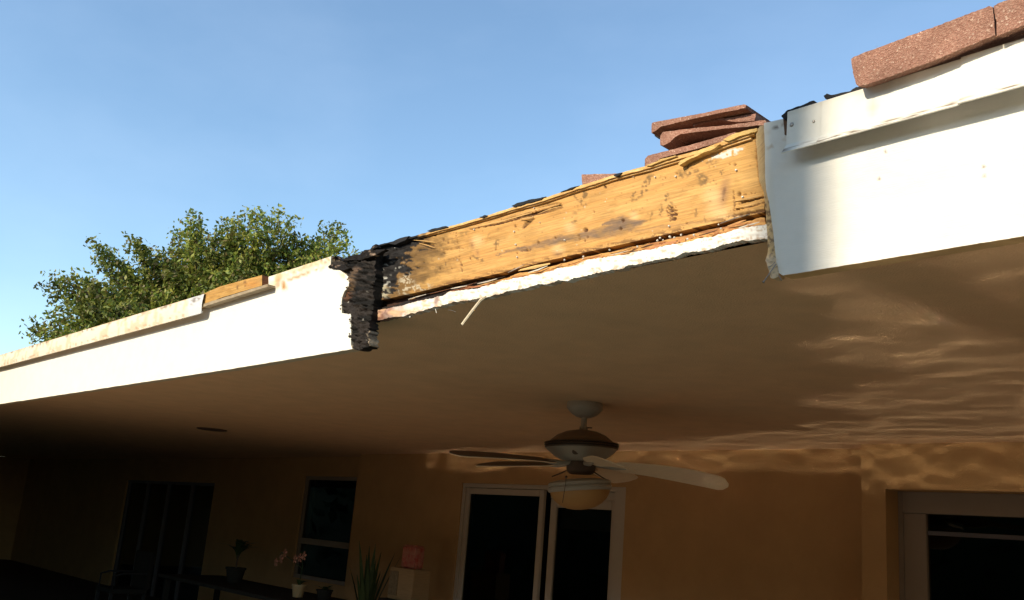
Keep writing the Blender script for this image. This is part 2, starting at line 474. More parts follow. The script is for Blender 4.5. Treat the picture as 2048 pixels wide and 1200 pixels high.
# --- ceiling and roof
def ceiling():
    nx, ny = 120, 40
    xs = np.concatenate([np.linspace(XL, -11, 40, endpoint=False), np.linspace(-11, 8, 120)]); nx = len(xs)
    ys = np.linspace(2.172, YL, ny); X, Y = np.meshgrid(xs, ys)
    Z = HC + .004 * (fbm(X * .8, Y * .8, 5, 3) - .5) * sstep(2.17, 2.5, Y) * (1 - sstep(6.4, 6.6, Y))
    V = np.stack([X.ravel(), Y.ravel(), Z.ravel()], 1)
    F = [(j * nx + i, (j + 1) * nx + i, (j + 1) * nx + i + 1, j * nx + i + 1) for j in range(ny - 1) for i in range(nx - 1)]
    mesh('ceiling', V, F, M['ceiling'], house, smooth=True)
ceiling()
ZE = 2.74
mesh('roof_deck', [(XL - .5, 2.19, ZE), (8.5, 2.19, ZE), (8.5, 8.0, ZE + 1.55), (XL - .5, 8.0, ZE + 1.55), (8.5, 14, ZE - .1), (XL - .5, 14, ZE - .1),
                   (XL - .5, 2.19, ZE - .02), (8.5, 2.19, ZE - .02), (8.5, 8, ZE + 1.53), (XL - .5, 8, ZE + 1.53), (8.5, 14, ZE - .12), (XL - .5, 14, ZE - .12)],
     [(0, 1, 2, 3), (3, 2, 4, 5), (6, 9, 8, 7), (9, 11, 10, 8), (0, 6, 7, 1), (5, 4, 10, 11), (1, 7, 8, 2), (2, 8, 10, 4), (0, 3, 9, 6), (3, 5, 11, 9)], M['felt'], house)
hbox('wall', (XL - .2, 10.5, 0), (8.2, 10.7, 2.9))
hbox('attic_dark_sheet', (XL, 2.225, HC + .004), (8, 2.30, 2.735), M['dark'])  # black sheet standing in for the unlit attic behind the gap

# ================================================================== EAVE, right half
WHITE = np.array([.68, .66, .59]); WARM = np.array([.80, .745, .60]); TAN = np.array([.62, .42, .20])
T0 = [(738, 494), (800, 479), (850, 466), (923, 446), (982, 428.6), (1030, 413), (1088, 396.5), (1155, 373), (1192, 362), (1228, 349), (1298, 330),
      (1357, 311), (1400, 300), (1454, 279), (1512, 259)]
TG = [(738, 6), (850, 10), (1155, 14), (1357, 18), (1512, 23)]   # height of the layered edge above the bare board
YBT = [(738, 605), (850, 581), (900, 568), (997, 547), (1100, 520), (1150, 509), (1350, 465), (1400, 453), (1530, 424)]
WS = [(738, 626), (833, 602), (914, 582), (1042, 556), (1150, 530), (1173, 521), (1283, 501), (1366, 485), (1532, 448)]
WB = [(738, 643), (806, 631), (900, 607), (978, 593), (1052, 574), (1150, 556), (1357, 510), (1411, 499), (1471, 483), (1534, 479)]

def paint_right(px, py):
    c = np.tile(WHITE, (len(px), 1))
    c = mixc(c, (.60, .62, .60), .25 * fbm(px / 60, py / 8, 1))
    c = mixc(c, (.45, .33, .20), .7 * stroke(px, py, [(1532, 300, 1), (1545, 290, 2.0), (1560, 283, 1.6), (1574, 279, 1)]) * (fbm(px / 3, py / 3, 9) > .42))
    c = mixc(c, (.16, .12, .09), .85 * stroke(px, py, [(1529, 259, .8), (1545, 256, .9), (1567, 249, .9)]))
    c = mixc(c, (.42, .30, .18), .5 * blob(px, py, 1537, 264, 7, 4, -15) * fbm(px / 4, py / 4, 2))
    for (x, y, r) in ((1532, 296, 1.6), (1616, 425, 1.3), (1968, 335, 1.8), (1969, 351, 1.6), (1744, 306, 1.6), (1770, 303, 1.8), (1733, 309, 1.2), (1760, 358, 1), (1553, 306, 1.3), (1840, 300, 1)):
        c = mixc(c, (.16, .11, .07), .8 * blob(px, py, x, y, r, r))
    c = mixc(c, (.66, .60, .47), .35 * (1 - sstep(4, 14, np.abs(px - (1545 + (py - 450) * .1)))))
    return c
right_edge = [(1527.6, 246), (1528, 262), (1530, 294), (1530, 348), (1532, 379), (1538, 405), (1543, 440), (1547, 470), (1550, 500), (1553, 525), (1558, 546), (1566, 551)]
poly = right_edge + [(2140, 457, .4), (2140, 150), (1800, 195), (1600, 243, .3), (1568, 237, .5)]
slab('fascia_board', poly, YF, .045, M['paint'], house, step=7, jit=.7, grid=6, color=paint_right, seed=3, side_color=TAN,
     disp=lambda x, y: .0012 * (fbm(x / 40, y / 6, 4) - .5) + .0025 * stroke(x, y, [(1529, 259, 1.5), (1545, 256, 1.5), (1567, 249, 1.5)]))
hbox('fascia_board', (-.62, YF, 2.313), (8, YF + .045, 2.75), mat('plain_white_paint', tuple(WHITE), .55, .35))
# bevelled cut end of the right board, bare wood, splintered towards the bottom
cut = [(1512, 262), (1512, 283), (1515, 320), (1518, 361), (1527, 383), (1530, 405), (1532, 430), (1535, 470), (1536, 500), (1534, 511), (1532.5, 522), (1536, 533),
       (1540, 545), (1542.5, 556), (1549, 558), (1557, 555), (1559, 546), (1556, 525), (1552, 500), (1549, 470), (1545, 440), (1540, 405), (1533, 379), (1531.5, 348), (1531.5, 294), (1529.5, 262), (1529, 250), (1520, 252)]
def cut_y(x, y):
    xl = np.interp(y, [262, 361, 383, 430, 500, 545], [1512, 1518, 1527, 1532, 1535, 1540]); xr = np.interp(y, [250, 294, 379, 440, 500, 546], [1529, 1531, 1533, 1544, 1552, 1559])
    t = np.clip((x - xl) / (xr - xl), 0, 1); return .0 * x + YF + .003 + .040 * (1 - t) * (1 - sstep(500, 530, y) * .7)
def cut_col(x, y):
    c = np.tile(np.array([.60, .46, .24]), (len(x), 1)); c = mixc(c, (.42, .26, .11), .9 * fbm(x / 2.5, y / 30, 3))
    lo = sstep(380, 400, y)
    c = mixc(c, (.66, .46, .22), lo * .6); c = mixc(c, (.10, .06, .03), lo * (fbm(x / 3, y / 5, 8) > .60) * .8)
    c = mixc(c, (.74, .60, .42), sstep(505, 520, y) * .5)
    return c
slab('cut_board_end', cut, cut_y, .03, M['wood'], house, step=3, jit=.9, grid=3, color=cut_col, seed=5,
     disp=lambda x, y: sstep(380, 400, y) * .006 * (fbm(x / 4, y / 6, 6) - .6) - sstep(505, 520, y) * .006 * fbm(x / 4, y / 4, 7))
# two bent nails sticking out at its foot
def nail_at(parent, p, q, r=.0016, head=.0035, m='steel'):
    d = (Vector(q) - Vector(p)); n = d.normalized()
    V, F = merge([tube([p, q], r, 6), tube([q, Vector(q) + n * .0015], head, 8)])
    return mesh('nail', V, F, M[m], parent, smooth=False)
nail_at(house, aty(1552, 528, 2.10), aty(1527, 564, 2.07)); nail_at(house, aty(1556, 548, 2.112), aty(1563, 560, 2.10), .0012, .0016)
V, F = tube([aty(1537, 534, 2.105), aty(1544, 531, 2.098), aty(1550, 524, 2.10)], .0014, 6); mesh('bent_wire_nail', V, F, M['steel'], house)

# --- metal drip edge on the right (face, kicked out lip) in two overlapping lengths
def drip(name, x0, x1, yo, zo, seed, parent=house):
    n = max(2, int((x1 - x0) / .02)); xs = np.linspace(x0, x1, n)
    prof = [(2.20, 2.772), (2.092, 2.7705), (2.086, 2.766), (2.083, 2.70), (2.081, 2.668), (2.061, 2.642), (2.056, 2.637), (2.058, 2.635), (2.085, 2.658)]
    V = []; F = []; C = []
    for i, x in enumerate(xs):
        wob = .0015 * (fbm(np.array([x * 4.]), np.array([0.]), seed)[0] - .5)
        for j, (y, z) in enumerate(prof):
            V.append((x, y + yo + wob * (1 + j * .2), z + zo + wob))
    k = len(prof)
    for i in range(n - 1):
        for j in range(k - 1): F.append((i * k + j, i * k + j + 1, (i + 1) * k + j + 1, (i + 1) * k + j))
    o = mesh(name, V, F, M['paint_plain'], parent)
    me = o.data; sub = bmesh.new(); sub.from_mesh(me)
    bmesh.ops.subdivide_edges(sub, edges=[e for e in sub.edges if abs(e.verts[0].co.x - e.verts[1].co.x) < 1e-5 and e.calc_length() > .015], cuts=7, use_grid_fill=True)
    sub.to_mesh(me); sub.free()
    W = np.array([v.co[:] for v in me.vertices]); P = np.array([pix(v) for v in W]); px, py = P[:, 0], P[:, 1]
    C = np.ones((len(W), 4)); c = np.tile(np.array([.70, .68, .60]), (len(W), 1))
    lip = 1 - sstep(2.646, 2.662, W[:, 2])
    c = mixc(c, (.12, .07, .03), .9 * lip * (fbm(px / 6, py / 3, seed + 3) > .57) * sstep(2.636, 2.643, W[:, 2]))
    c = mixc(c, (.30, .20, .13), .9 * blob(px, py, 1600, 232, 20, 8, -18) * (fbm(px / 4, py / 4, 11) > .5))
    c = mixc(c, (.40, .27, .14), .7 * (blob(px, py, 1745, 215, 4, 20) + .6 * blob(px, py, 1722, 185, 6, 10)) * fbm(px / 5, py / 5, 13))
    c = mixc(c, (.46, .36, .22), .6 * sstep(2.745, 2.768, W[:, 2]) * fbm(px / 9, py / 9, 15))
    C[:, :3] = c
    at = me.color_attributes.new('Col', 'FLOAT_COLOR', 'POINT'); at.data.foreach_set('color', C.astype(np.float32).ravel())
    return o
xA = aty(1574, 260, 2.083)[0]; xS = aty(1633, 250, 2.083)[0]; xB = aty(1928, 180, 2.083)[0]
d1 = drip('drip_edge', xS, xB, 0, 0, 1); d0 = drip('drip_edge', xA, xS + .012, -.0015, -.001, 4); drip('drip_edge', xB - .004, 8, -.0035, .002, 2)
for (x, y, r) in ((1583, 249, .0062), (1627, 243, .0045)):
    p = aty(x, y, 2.081); o = lathe('screw', [(0.0005, -.004), (r, -.003), (r, 0), (r * .7, .002), (.0005, .0028)], M['steel'], d0, seg=12)
    o.matrix_parent_inverse = Matrix(); o.location = p; o.rotation_euler = (R(90), 0, 0)
# brown batten that shows in the slot left of the flashing
slab('batten', [(1566, 232), (1575, 229), (1577, 266), (1569, 269)], 2.103, .03, M['wood'], house, step=4, jit=.5, grid=4,
     color=lambda x, y: np.tile(np.array([.14, .07, .03]), (len(x), 1)))
# --- felt rags along the right roof edge
def rag(poly, Y, seed, thick=.004):
    return slab('roofing_felt', poly, Y, thick, M['felt'], house, step=3, jit=1.2, grid=5, seed=seed, disp=lambda x, y: .006 * (fbm(x / 8, y / 8, seed) - .5))
rag([(1562, 232), (1572, 222), (1600, 212), (1618, 203), (1628, 201), (1634, 206), (1610, 213), (1580, 226), (1570, 240)], 2.09, 21, .05)
rag([(1648, 192), (1654, 187), (1662, 190), (1700, 182), (1712, 174), (1730, 170), (1722, 178), (1690, 188), (1660, 196), (1655, 200), (1650, 197)], 2.095, 22, .08)

# --- roof tiles at the right edge
def tile_front(x0, x1, bl, tl, tr, br, Y, name='roof_tile', parent=house, dep=.36, rise=.115, seed=1, jit=1.0, step=4):
    poly = [tl, tr, br, bl]
    return slab(name, poly, Y, dep, M['tile'], parent, step=step, jit=jit, grid=6, seed=seed, back=lambda p: (p[0], p[1] + dep, p[2] + rise),
                disp=lambda x, y: .003 * (fbm(x / 5, y / 5, seed + 5) - .5))
slab('roof_tile', [(1702, 118), (1708, 113), (1780, 86), (1900, 42), (1978, 12), (1985, 14), (1988, 40), (1990, 70), (1975, 76), (1850, 128), (1730, 170), (1717, 173), (1712, 168), (1706, 145)],
     2.045, .36, M['tile'], house, step=4, jit=.9, grid=6, seed=31, back=lambda p: (p[0], p[1] + .36, p[2] + .10), disp=lambda x, y: .004 * (fbm(x / 5, y / 5, 36) - .5))
slab('roof_tile', [(1987, 12), (2000, 5), (2100, -30), (2200, -66), (2215, -10), (2100, 30), (2008, 66), (1994, 72), (1992, 40)],
     2.048, .36, M['tile'], house, step=4, jit=.9, grid=6, seed=32, back=lambda p: (p[0], p[1] + .36, p[2] + .10), disp=lambda x, y: .004 * (fbm(x / 5, y / 5, 37) - .5))
for k in range(3):
    x0 = -.52 + k * .355
    box('roof_tile', (x0, 2.048, 2.785), (x0 + .35, 2.40, 2.87), M['tile'], house, bevel=.004)

# --- bare board behind the missing fascia
def vfrac(x, y):
    yb = interp(YBT, x); yt = interp(T0, x) + interp(TG, x); return (yb - y) / (yb - yt)
HOLES = [(1030, 453, 2.2), (1245, 441, 3), (1241, 458, 3), (1171, 460, 4), (1156, 472, 2), (1159, 478, 2), (1174, 474, 2), (1170, 482, 1.6), (991, 499, 1.8), (940, 517, 1.8),
         (896, 485, 1.8), (886, 479, 2), (1054, 501, 2.2), (1110, 476, 2.2), (1469, 329, 2.4), (1478, 388, 4), (1076, 485, 2.4), (1353, 347, 1.8), (1210, 374, 2.2),
         (879, 538, 1.6), (903, 536, 1.4), (888, 506, 1.6), (1034, 506, 1.6), (1330, 356, 1.4), (1459, 329, 1.2), (1373, 447, 1.4), (1445, 400, 1.4), (923, 530, 1.2), (1188, 424, 1.5)]
SPL = [([(938, 459, 1), (985, 449, 2), (1020, 441, 2), (1066, 428, 3), (1100, 421, 2), (1122, 412, 2)], 1), ([(1000, 441, .6), (1060, 425, .9), (1100, 409, 1.2), (1121, 407, 1.4)], .8),
       ([(1072, 424, .8), (1098, 416, .9), (1122, 415, 1.5)], .8), ([(1046, 456, 1.5), (1054, 446, 4), (1066, 437, 2)], 1), ([(826, 481, 1.5), (850, 488, 3), (868, 492, 1.5)], 1), ([(832, 484, 1), (862, 496, 1.5)], .8),
       ([(1472, 409, .8), (1500, 401, 1.5), (1527, 394, 1.5)], 1), ([(1468, 421, 1), (1500, 412, 1.3), (1529, 404, 1)], 1), ([(1466, 432, 1), (1510, 424, 1.5), (1529, 420, 2)], .9), ([(1480, 390, .6), (1512, 385, .8)], .6),
       ([(1466, 380, .6), (1468, 405, .9), (1467, 434, .8)], .8), ([(911, 464, .4), (918, 500, .5), (923, 545, .6)], .6), ([(860, 501, .5), (935, 496, .5)], .4), ([(1512, 283, 1.2), (1516, 330, 1.4), (1521, 370, 1.6)], 1),
       ([(1040, 503, .8), (1062, 501, .8), (1060, 492, .8)], .6)]
def stripes(x, y):
    m = np.zeros_like(x)
    for k in range(9):
        yy = 417 + k * 3.1; wv = 1.0
        m = np.maximum(m, stroke(x, y, [(1332 + k * .8, yy, .6), (1342, yy - 2.4, 1.1), (1355 - abs(k - 4), yy - 2 + k * .1, .6)]))
    return m
def wood_marks(x, y):
    """0..1 dents and splinters of the bare board"""
    m = np.zeros_like(x); dx = (fbm(x / 6, y / 4, 61) - .5) * 4; dy = (fbm(x / 6, y / 4, 62) - .5) * 3
    for pts, s in SPL: m = np.maximum(m, s * stroke(x + dx, y + dy, pts))
    for (hx, hy, r) in HOLES: m = np.maximum(m, blob(x + dx * .4, y + dy * .4, hx, hy, r, r, soft=.3))
    return np.maximum(m, stripes(x + dx * .5, y + dy * .3) * .9)
def char_amt(x, y):
    n = fbm(x / 14, y / 5, 71, 4) - .5; v = vfrac(x, y)
    edge = np.interp(v, [0, .2, .38, .8, 1.0], [758, 775, 818, 815, 862])
    return np.clip(1 - sstep(-24, 26, x - edge + n * 110), 0, 1)
def wood_col(x, y):
    v = vfrac(x, y); g = fbm(x / 150, v * 22, 51, 5); g2 = fbm(x / 320, v * 7, 52, 3)
    c = np.tile(np.array([.60, .325, .10]), (len(x), 1))
    c = mixc(c, (.54, .26, .065), sstep(.40, .75, g) * .45); c = mixc(c, (.70, .42, .15), sstep(.5, .75, g2) * .4)
    c = mixc(c, (.55, .33, .10), .35 * sstep(1380, 1500, x)); c = mixc(c, (.46, .29, .085), .4 * (1 - sstep(850, 960, x)))
    dx = (fbm(x / 9, y / 5, 63) - .5) * 12; dy = (fbm(x / 12, y / 5, 64) - .5) * 9; X, Y = x + dx, y + dy
    streak = .55 + .6 * (fbm(x / 40, v * 40, 65) - .3)
    GREY = (.17, .115, .080)
    for pts, s in (([(990, 510, 1), (1050, 497, 4), (1100, 484, 6), (1150, 474, 7), (1190, 468, 9), (1240, 456, 13), (1290, 444, 3)], .95), ([(1205, 448, 1), (1243, 440, 8), (1270, 444, 4), (1295, 443, 2)], .9),
                   ([(1050, 483, 1), (1100, 473, 2), (1130, 470, 1)], .35), ([(1270, 462, 2), (1340, 452, 3), (1400, 445, 2), (1500, 424, 2)], .35), ([(1070, 478, 1), (1130, 462, 1.5)], .25)):
        c = mixc(c, GREY, np.clip(s * stroke(X, Y, pts, .6) * streak * 1.25, 0, 1))
    STAIN = (.20, .12, .045)
    spots = [(1168, 394, 5, 13, 15, .6), (1152, 398, 2, 12, -5, .55), (1172, 403, 2, 10, 0, .45), (1163, 410, 9, 9, 0, .30), (1153, 425, 8, 6, 0, .22), (1148, 445, 8, 2.5, -10, .7), (1290, 372, 4, 12, 5, .6), (1298, 360, 4, 9, 0, .6),
             (1285, 385, 3, 8, 0, .6), (1267, 390, 2.2, 15, 3, .6), (1276, 395, 9, 2.5, -15, .5), (1300, 352, 8, 2, -15, .5), (1334, 396, 4, 9, -10, .6), (1340, 410, 5, 6, 0, .55), (1322, 422, 3, 11, 4, .7), (1304, 425, 6, 6, 0, .45), (1301, 436, 2, 5, 0, .3),
             (1376, 340, 6, 12, 10, .45), (1362, 348, 5, 8, 0, .35), (1395, 345, 8, 10, 0, .3), (1405, 360, 10, 11, 0, .55), (1427, 366, 6, 5, 0, .7), (1420, 335, 5, 14, 0, .4), (1446, 345, 2.5, 7, 14, .8), (1393, 425, 2.5, 7, 8, .7), (1408, 437, 2, 5, 0, .3),
             (1424, 325, 10, 5, 0, .3), (958, 520, 14, 4, 38, .45), (940, 512, 3, 8, 0, .3), (994, 488, 5, 8, 0, .4), (980, 472, 4, 6, 0, .25), (996, 458, 7, 4, 0, .2), (930, 468, 10, 6, 0, .25), (900, 480, 14, 8, 30, .22), (885, 508, 7, 4, 0, .3), (872, 545, 2, 12, 2, .4), (890, 526, 1.6, 8, 2, .5)]
    for (a, b, rx, ry, an, s) in spots: c = mixc(c, STAIN, np.clip(2.6 * s * blob(X, Y, a, b, rx, ry, an, .6) * sstep(.38, .62, fbm(x / 4, y / 4, 66)), 0, .92))
    # knots
    for (a, b, rx, ry, an, s) in ((1448, 385, 9, 26, 12, .75), (944, 490, 4.5, 10, -12, .6), (1115, 508, 9, 7, 0, .45), (1267, 424, 6, 4, 0, .25), (955, 505, 4, 9, -10, .35)):
        u = blob(x, y, a, b, rx, ry, an, .8); c = mixc(c, (.30, .15, .075), s * u); c = mixc(c, (.13, .06, .03), s * blob(x, y, a, b, rx * .35, ry * .4, an, .6))
    for (a, b, rx, ry) in ((955, 480, 10, 9), (1268, 432, 8, 7), (1118, 498, 12, 8), (1426, 395, 16, 18), (1140, 455, 10, 9), (1440, 425, 24, 12)): c = mixc(c, (.80, .54, .27), .55 * blob(x, y, a, b, rx, ry, 0, .9))
    # specks
    dens = fbm(x / 60, y / 40, 70); c = mixc(c, (.26, .13, .04), .7 * (fbm(x / 2.6, y / 2.6, 67, 2) > .97 - .22 * dens)); c = mixc(c, (.74, .66, .5), (fbm(x / 3.4, y / 2.8, 68, 2) > 1.02 - .22 * dens) * .6)
    # peeled white paint near the right top
    pw = stroke(X, Y + 0, [(1423, 316, 2), (1445, 311, 5), (1470, 303, 7), (1484, 297, 3)], .3) * (fbm(x / 5, y / 4, 69) > .36); c = mixc(c, (.72, .72, .66), pw * .9)
    c = mixc(c, (.09, .035, .012), .97 * np.clip(wood_marks(x, y) * 1.25, 0, 1))
    c = mixc(c, (.13, .055, .018), .85 * (1 - sstep(.0, .12, v)) * (fbm(x / 30, y / 3, 78) > .5)); c = mixc(c, (.40, .22, .06), .45 * sstep(.52, .72, fbm(x / 24, v * 9, 79)))
    # smoke stain, then charcoal
    n = fbm(x / 18, y / 8, 72); sm = 1 - sstep(800, 905, x + (n - .5) * 120 - 30 * v + 25 * (v < .2))
    c = mixc(c, (.145, .080, .025), np.clip(sm * 1.15, 0, .92)); c = mixc(c, (.30, .17, .05), sm * .35 * sstep(.45, .7, fbm(x / 9, y / 4, 75)))
    ch = char_amt(x, y); c = mixc(c, (.010, .008, .007), sstep(.25, .6, ch))
    # pale ash: flakes in the charcoal and a bleached patch low down
    rx_, ry_ = x * .95 - y * .30, x * .30 + y * .95
    fl = (fbm(rx_ / 13, ry_ / 3.0, 73, 3) > .62) * np.maximum(np.maximum(blob(x, y, 782, 533, 22, 8, -14, .4), blob(x, y, 756, 558, 20, 14, -14, .4)), .8 * blob(x, y, 780, 566, 16, 9, -14, .4)); c = mixc(c, (.50, .49, .44), fl * .9)
    fl2 = (fbm(rx_ / 16, ry_ / 3.0, 74, 3) > .74) * blob(x, y, 765, 525, 40, 28, -10, .3); c = mixc(c, (.36, .35, .31), fl2 * .8)
    low = blob(x + dx, y + dy, 757, 585, 20, 17, -12, .35); c = mixc(c, (.46, .42, .30), low * (fbm(x / 14, y / 3, 76) > .42) * .95)
    l2 = np.maximum(blob(x, y, 812, 570, 15, 22, 10, .4), blob(x, y, 838, 577, 24, 9, -14, .5)); c = mixc(c, (.50, .43, .30), l2 * (np.abs(fbm(x / 11, y / 8, 77) - .5) < .05) * .9)
    return c
def wood_disp(x, y):
    ch = char_amt(x, y); cr_ = fbm((x * .95 - y * .30) / 14, (x * .30 + y * .95) / 3.2, 73, 3); g = fbm(x / 150, vfrac(x, y) * 40, 51, 4)
    return .007 * wood_marks(x, y) + .0007 * (g - .5) + ch * (.017 * (.55 - cr_)) + .004 * ch
top_l = [(x, interp(T0, x) + .5 * interp(TG, x)) for x in range(1536, 735, -12)]
bot_l = [(x, interp(YBT, x)) for x in range(736, 1537, 12)]
board = slab('sub_fascia_board', bot_l + top_l, YB, .035, M['wood'], house, step=2.6, jit=.5, grid=2.3, disp=wood_disp, color=wood_col, seed=8)
for (x, y, r) in ((948, 459, 4), (1028, 463, 4), (1031, 489, 4), (1034, 514, 4), (1129, 480, 3.6), (1338, 452, 4), (1472, 340, 4.5), (1485, 394, 4.5), (1351, 353, 4), (1310, 354, 3.5), (1068, 416, 3), (1079, 445, 2.2), (790, 496, 2.2), (1267, 354, 2)):
    p = aty(x, y, YB - .004); rr = r * .0008
    o = lathe('nail_head', [(.0003, -.006), (rr, -.004), (rr, .0005), (rr * .75, .0022), (.0003, .003)], M['nail'], board, seg=10)
    o.matrix_parent_inverse = Matrix(); o.location = p; o.rotation_euler = (R(90 + random.uniform(-15, 15)), R(random.uniform(-15, 15)), 0)
# lifted splinters of the board
def splinter(pts, w, Yv, parent, m='wood', col=(.70, .42, .16)):
    V = []; n = len(pts)
    for i, (x, y, dy) in enumerate(pts):
        t = math.sin(math.pi * (i + .3) / (n - .4)); p = aty(x, y, Yv - dy)
        V += [(p[0], p[1], p[2] + w * t * .5), (p[0] + .0006, p[1] + .0025, p[2]), (p[0], p[1], p[2] - w * t * .5), (p[0], p[1] - .0012 * t, p[2])]
    F = []
    for i in range(n - 1):
        for k in range(4): F.append((i * 4 + k, i * 4 + (k + 1) % 4, i * 4 + 4 + (k + 1) % 4, i * 4 + 4 + k))
    o = mesh('splinter', V, F, M[m], parent)
    at = o.data.color_attributes.new('Col', 'FLOAT_COLOR', 'POINT'); at.data.foreach_set('color', np.tile(np.array([*col, 1.]), (len(V), 1)).astype(np.float32).ravel())
    return o
for pts, wd in (([(940, 456, .001), (1000, 443, .004), (1064, 425, .008)], .006), ([(1010, 437, .001), (1070, 420, .006), (1120, 407, .003)], .005), ([(1075, 428, .002), (1100, 418, .007), (1124, 412, .004)], .004),
                ([(1040, 438, .004), (1058, 436, .010), (1067, 434, .006)], .006), ([(825, 480, .001), (850, 482, .006), (870, 484, .010)], .004), ([(838, 486, .002), (856, 491, .007), (870, 496, .004)], .004),
                ([(1468, 402, .001), (1500, 396, .005), (1524, 390, .003)], .006), ([(1470, 416, .001), (1500, 410, .004), (1526, 402, .003)], .005), ([(960, 452, .001), (990, 446, .003), (1030, 436, .002)], .003)):
    splinter(pts, wd, YB - .002, board, col=(.66, .40, .15))

# --- layered edge above the board: sheathing edge in front, thin strip behind it
def strip_line(f, x0, x1, st=14): return [(x, interp(T0, x) + f * interp(TG, x)) for x in np.arange(x0, x1 + .1, st)]
def edge_col(x, y):
    c = np.tile(np.array([.72, .44, .16]), (len(x), 1)); c = mixc(c, (.50, .26, .07), sstep(.4, .7, fbm(x / 60, y / 2.5, 81)) * .7); c = mixc(c, (.80, .58, .30), (fbm(x / 30, y / 3, 82) > .66) * .6)
    c = mixc(c, (.012, .010, .008), sstep(0, 1, (870 - x + 60 * (fbm(x / 8, y / 8, 83) - .5)) / 40)); return c
edA = strip_line(.0, 752, 1516); edA2 = strip_line(.38, 752, 1516)[::-1]
slab('sheathing_edge', edA + edA2, 2.150, .05, M['wood'], house, step=3, jit=.9, grid=3.5, color=edge_col, seed=11, disp=lambda x, y: .002 * (fbm(x / 25, y / 4, 84) - .5))
edB = strip_line(.36, 746, 1512); edB2 = strip_line(.68, 746, 1512)[::-1]
slab('trim_strip', edB + edB2, 2.1565, .04, M['wood'], house, step=3, jit=.5, grid=3.5, color=edge_col, seed=12)
# torn bright splinters of the sheathing on the right
for poly, sd in (([(1357, 327), (1362, 320), (1384, 312), (1398, 306), (1420, 297), (1432, 290), (1440, 288), (1428, 297), (1405, 306), (1388, 315), (1372, 322), (1359, 331)], 41),
                 ([(1292, 331), (1320, 319), (1350, 311), (1354, 312), (1326, 321), (1302, 331)], 42), ([(1446, 279), (1470, 266), (1498, 259), (1514, 256), (1514, 262), (1480, 272), (1456, 282)], 43)):
    slab('torn_sheathing', poly, 2.143, .02, M['wood'], house, step=3, jit=1.0, grid=4, seed=sd, color=lambda x, y: mixc(np.tile(np.array([.76, .54, .20]), (len(x), 1)), (.5, .28, .08), fbm(x / 20, y / 2, 85)),
         disp=lambda x, y: .006 * (fbm(x / 10, y / 3, 86) - .5))
# felt scraps on the bare part of the edge
for poly, sd in (([(1023, 412), (1034, 406), (1060, 399), (1084, 394), (1091, 393), (1082, 399), (1055, 406), (1031, 414)], 51), ([(854, 462), (870, 456), (892, 452), (896, 454), (880, 459), (860, 464)], 52),
                 ([(1226, 350), (1233, 347), (1244, 345), (1240, 350), (1232, 353)], 53), ([(778, 487), (800, 476), (818, 472), (812, 480), (790, 489)], 54), ([(736, 503), (745, 492), (752, 488), (753, 492), (744, 500)], 55),
                 ([(958, 434), (970, 430), (975, 431), (966, 436)], 56), ([(1120, 384), (1150, 373), (1158, 371), (1140, 379)], 57)):
    rag(poly, 2.146, sd, .05)
# shade of the gap painted as a dark strip, and lath, between board and plaster
slab('gap_shade_strip', [(x, interp(YBT, x) - 4) for x in range(736, 1540, 20)] + [(x, interp(WS, x) + 5) for x in range(1536, 735, -20)], 2.196, .02, M['wood'], house, step=8, jit=.3, grid=8,
     color=lambda x, y: mixc(np.tile(np.array([.05, .02, .01]), (len(x), 1)), (.20, .075, .03), sstep(950, 1300, x) * fbm(x / 40, y / 5, 91)))
def lath_top(x):
    a = interp(YBT, x); b = interp(WS, x); k = np.interp(x, [738, 1000, 1040, 1200, 1530], [.80, .72, .55, .50, .45]); return a + (b - a) * (k + .30 * (fbm(np.array([x / 22.]), np.array([0.]), 92)[0] - .5))
def lath_col(x, y):
    c = np.tile(np.array([.60, .32, .10]), (len(x), 1)); c = mixc(c, (.30, .11, .04), sstep(.4, .65, fbm(x / 40, y / 3, 93)) * .8)
    return mixc(c, (.015, .010, .008), 1 - sstep(940, 1010, x + 50 * (fbm(x / 12, y / 4, 94) - .5)))
slab('lath', [(x, lath_top(x)) for x in range(737, 1535, 8)] + [(x, interp(WS, x) + 4) for x in range(1533, 736, -16)], 2.172, .015, M['wood'], house, step=3, jit=.7, grid=4, color=lath_col, seed=13,
     disp=lambda x, y: .004 * (fbm(x / 14, y / 3, 95) - .6))
for pts, wd, cl in (([(1016, 545, .003), (1035, 536, .012), (1048, 529, .006)], .004, (.45, .40, .34)), ([(1036, 541, .002), (1070, 534, .01), (1100, 527, .004)], .012, (.72, .45, .17)), ([(1455, 452, .004), (1480, 444, .012), (1492, 440, .006)], .006, (.62, .32, .12)),
                    ([(1440, 447, .002), (1470, 436, .01), (1500, 428, .004)], .004, (.25, .22, .19)), ([(1280, 503, .002), (1330, 488, .01), (1366, 480, .004)], .010, (.50, .22, .10)), ([(850, 589, .002), (930, 571, .006), (1010, 553, .003)], .004, (.06, .04, .03)),
                    ([(900, 582, .002), (960, 572, .006), (990, 566, .003)], .006, (.40, .16, .08))):
    splinter(pts, wd, 2.168, house, col=cl)
for k in range(34):
    x = rng.uniform(800, 1520); y = float(interp(WS, x)) - rng.uniform(1, 9); L_ = rng.uniform(10, 46)
    sl_ = -.24 + rng.uniform(-.10, .10)
    splinter([(x, y, .003), (x + L_ * .5, y + sl_ * L_ * .5, rng.uniform(.005, .014)), (x + L_, y + sl_ * L_ + rng.uniform(-3, 1), .006)], rng.uniform(.002, .006), 2.168, house,
             col=((.60, .34, .12), (.34, .13, .05), (.10, .05, .03), (.66, .60, .50))[k % 4])
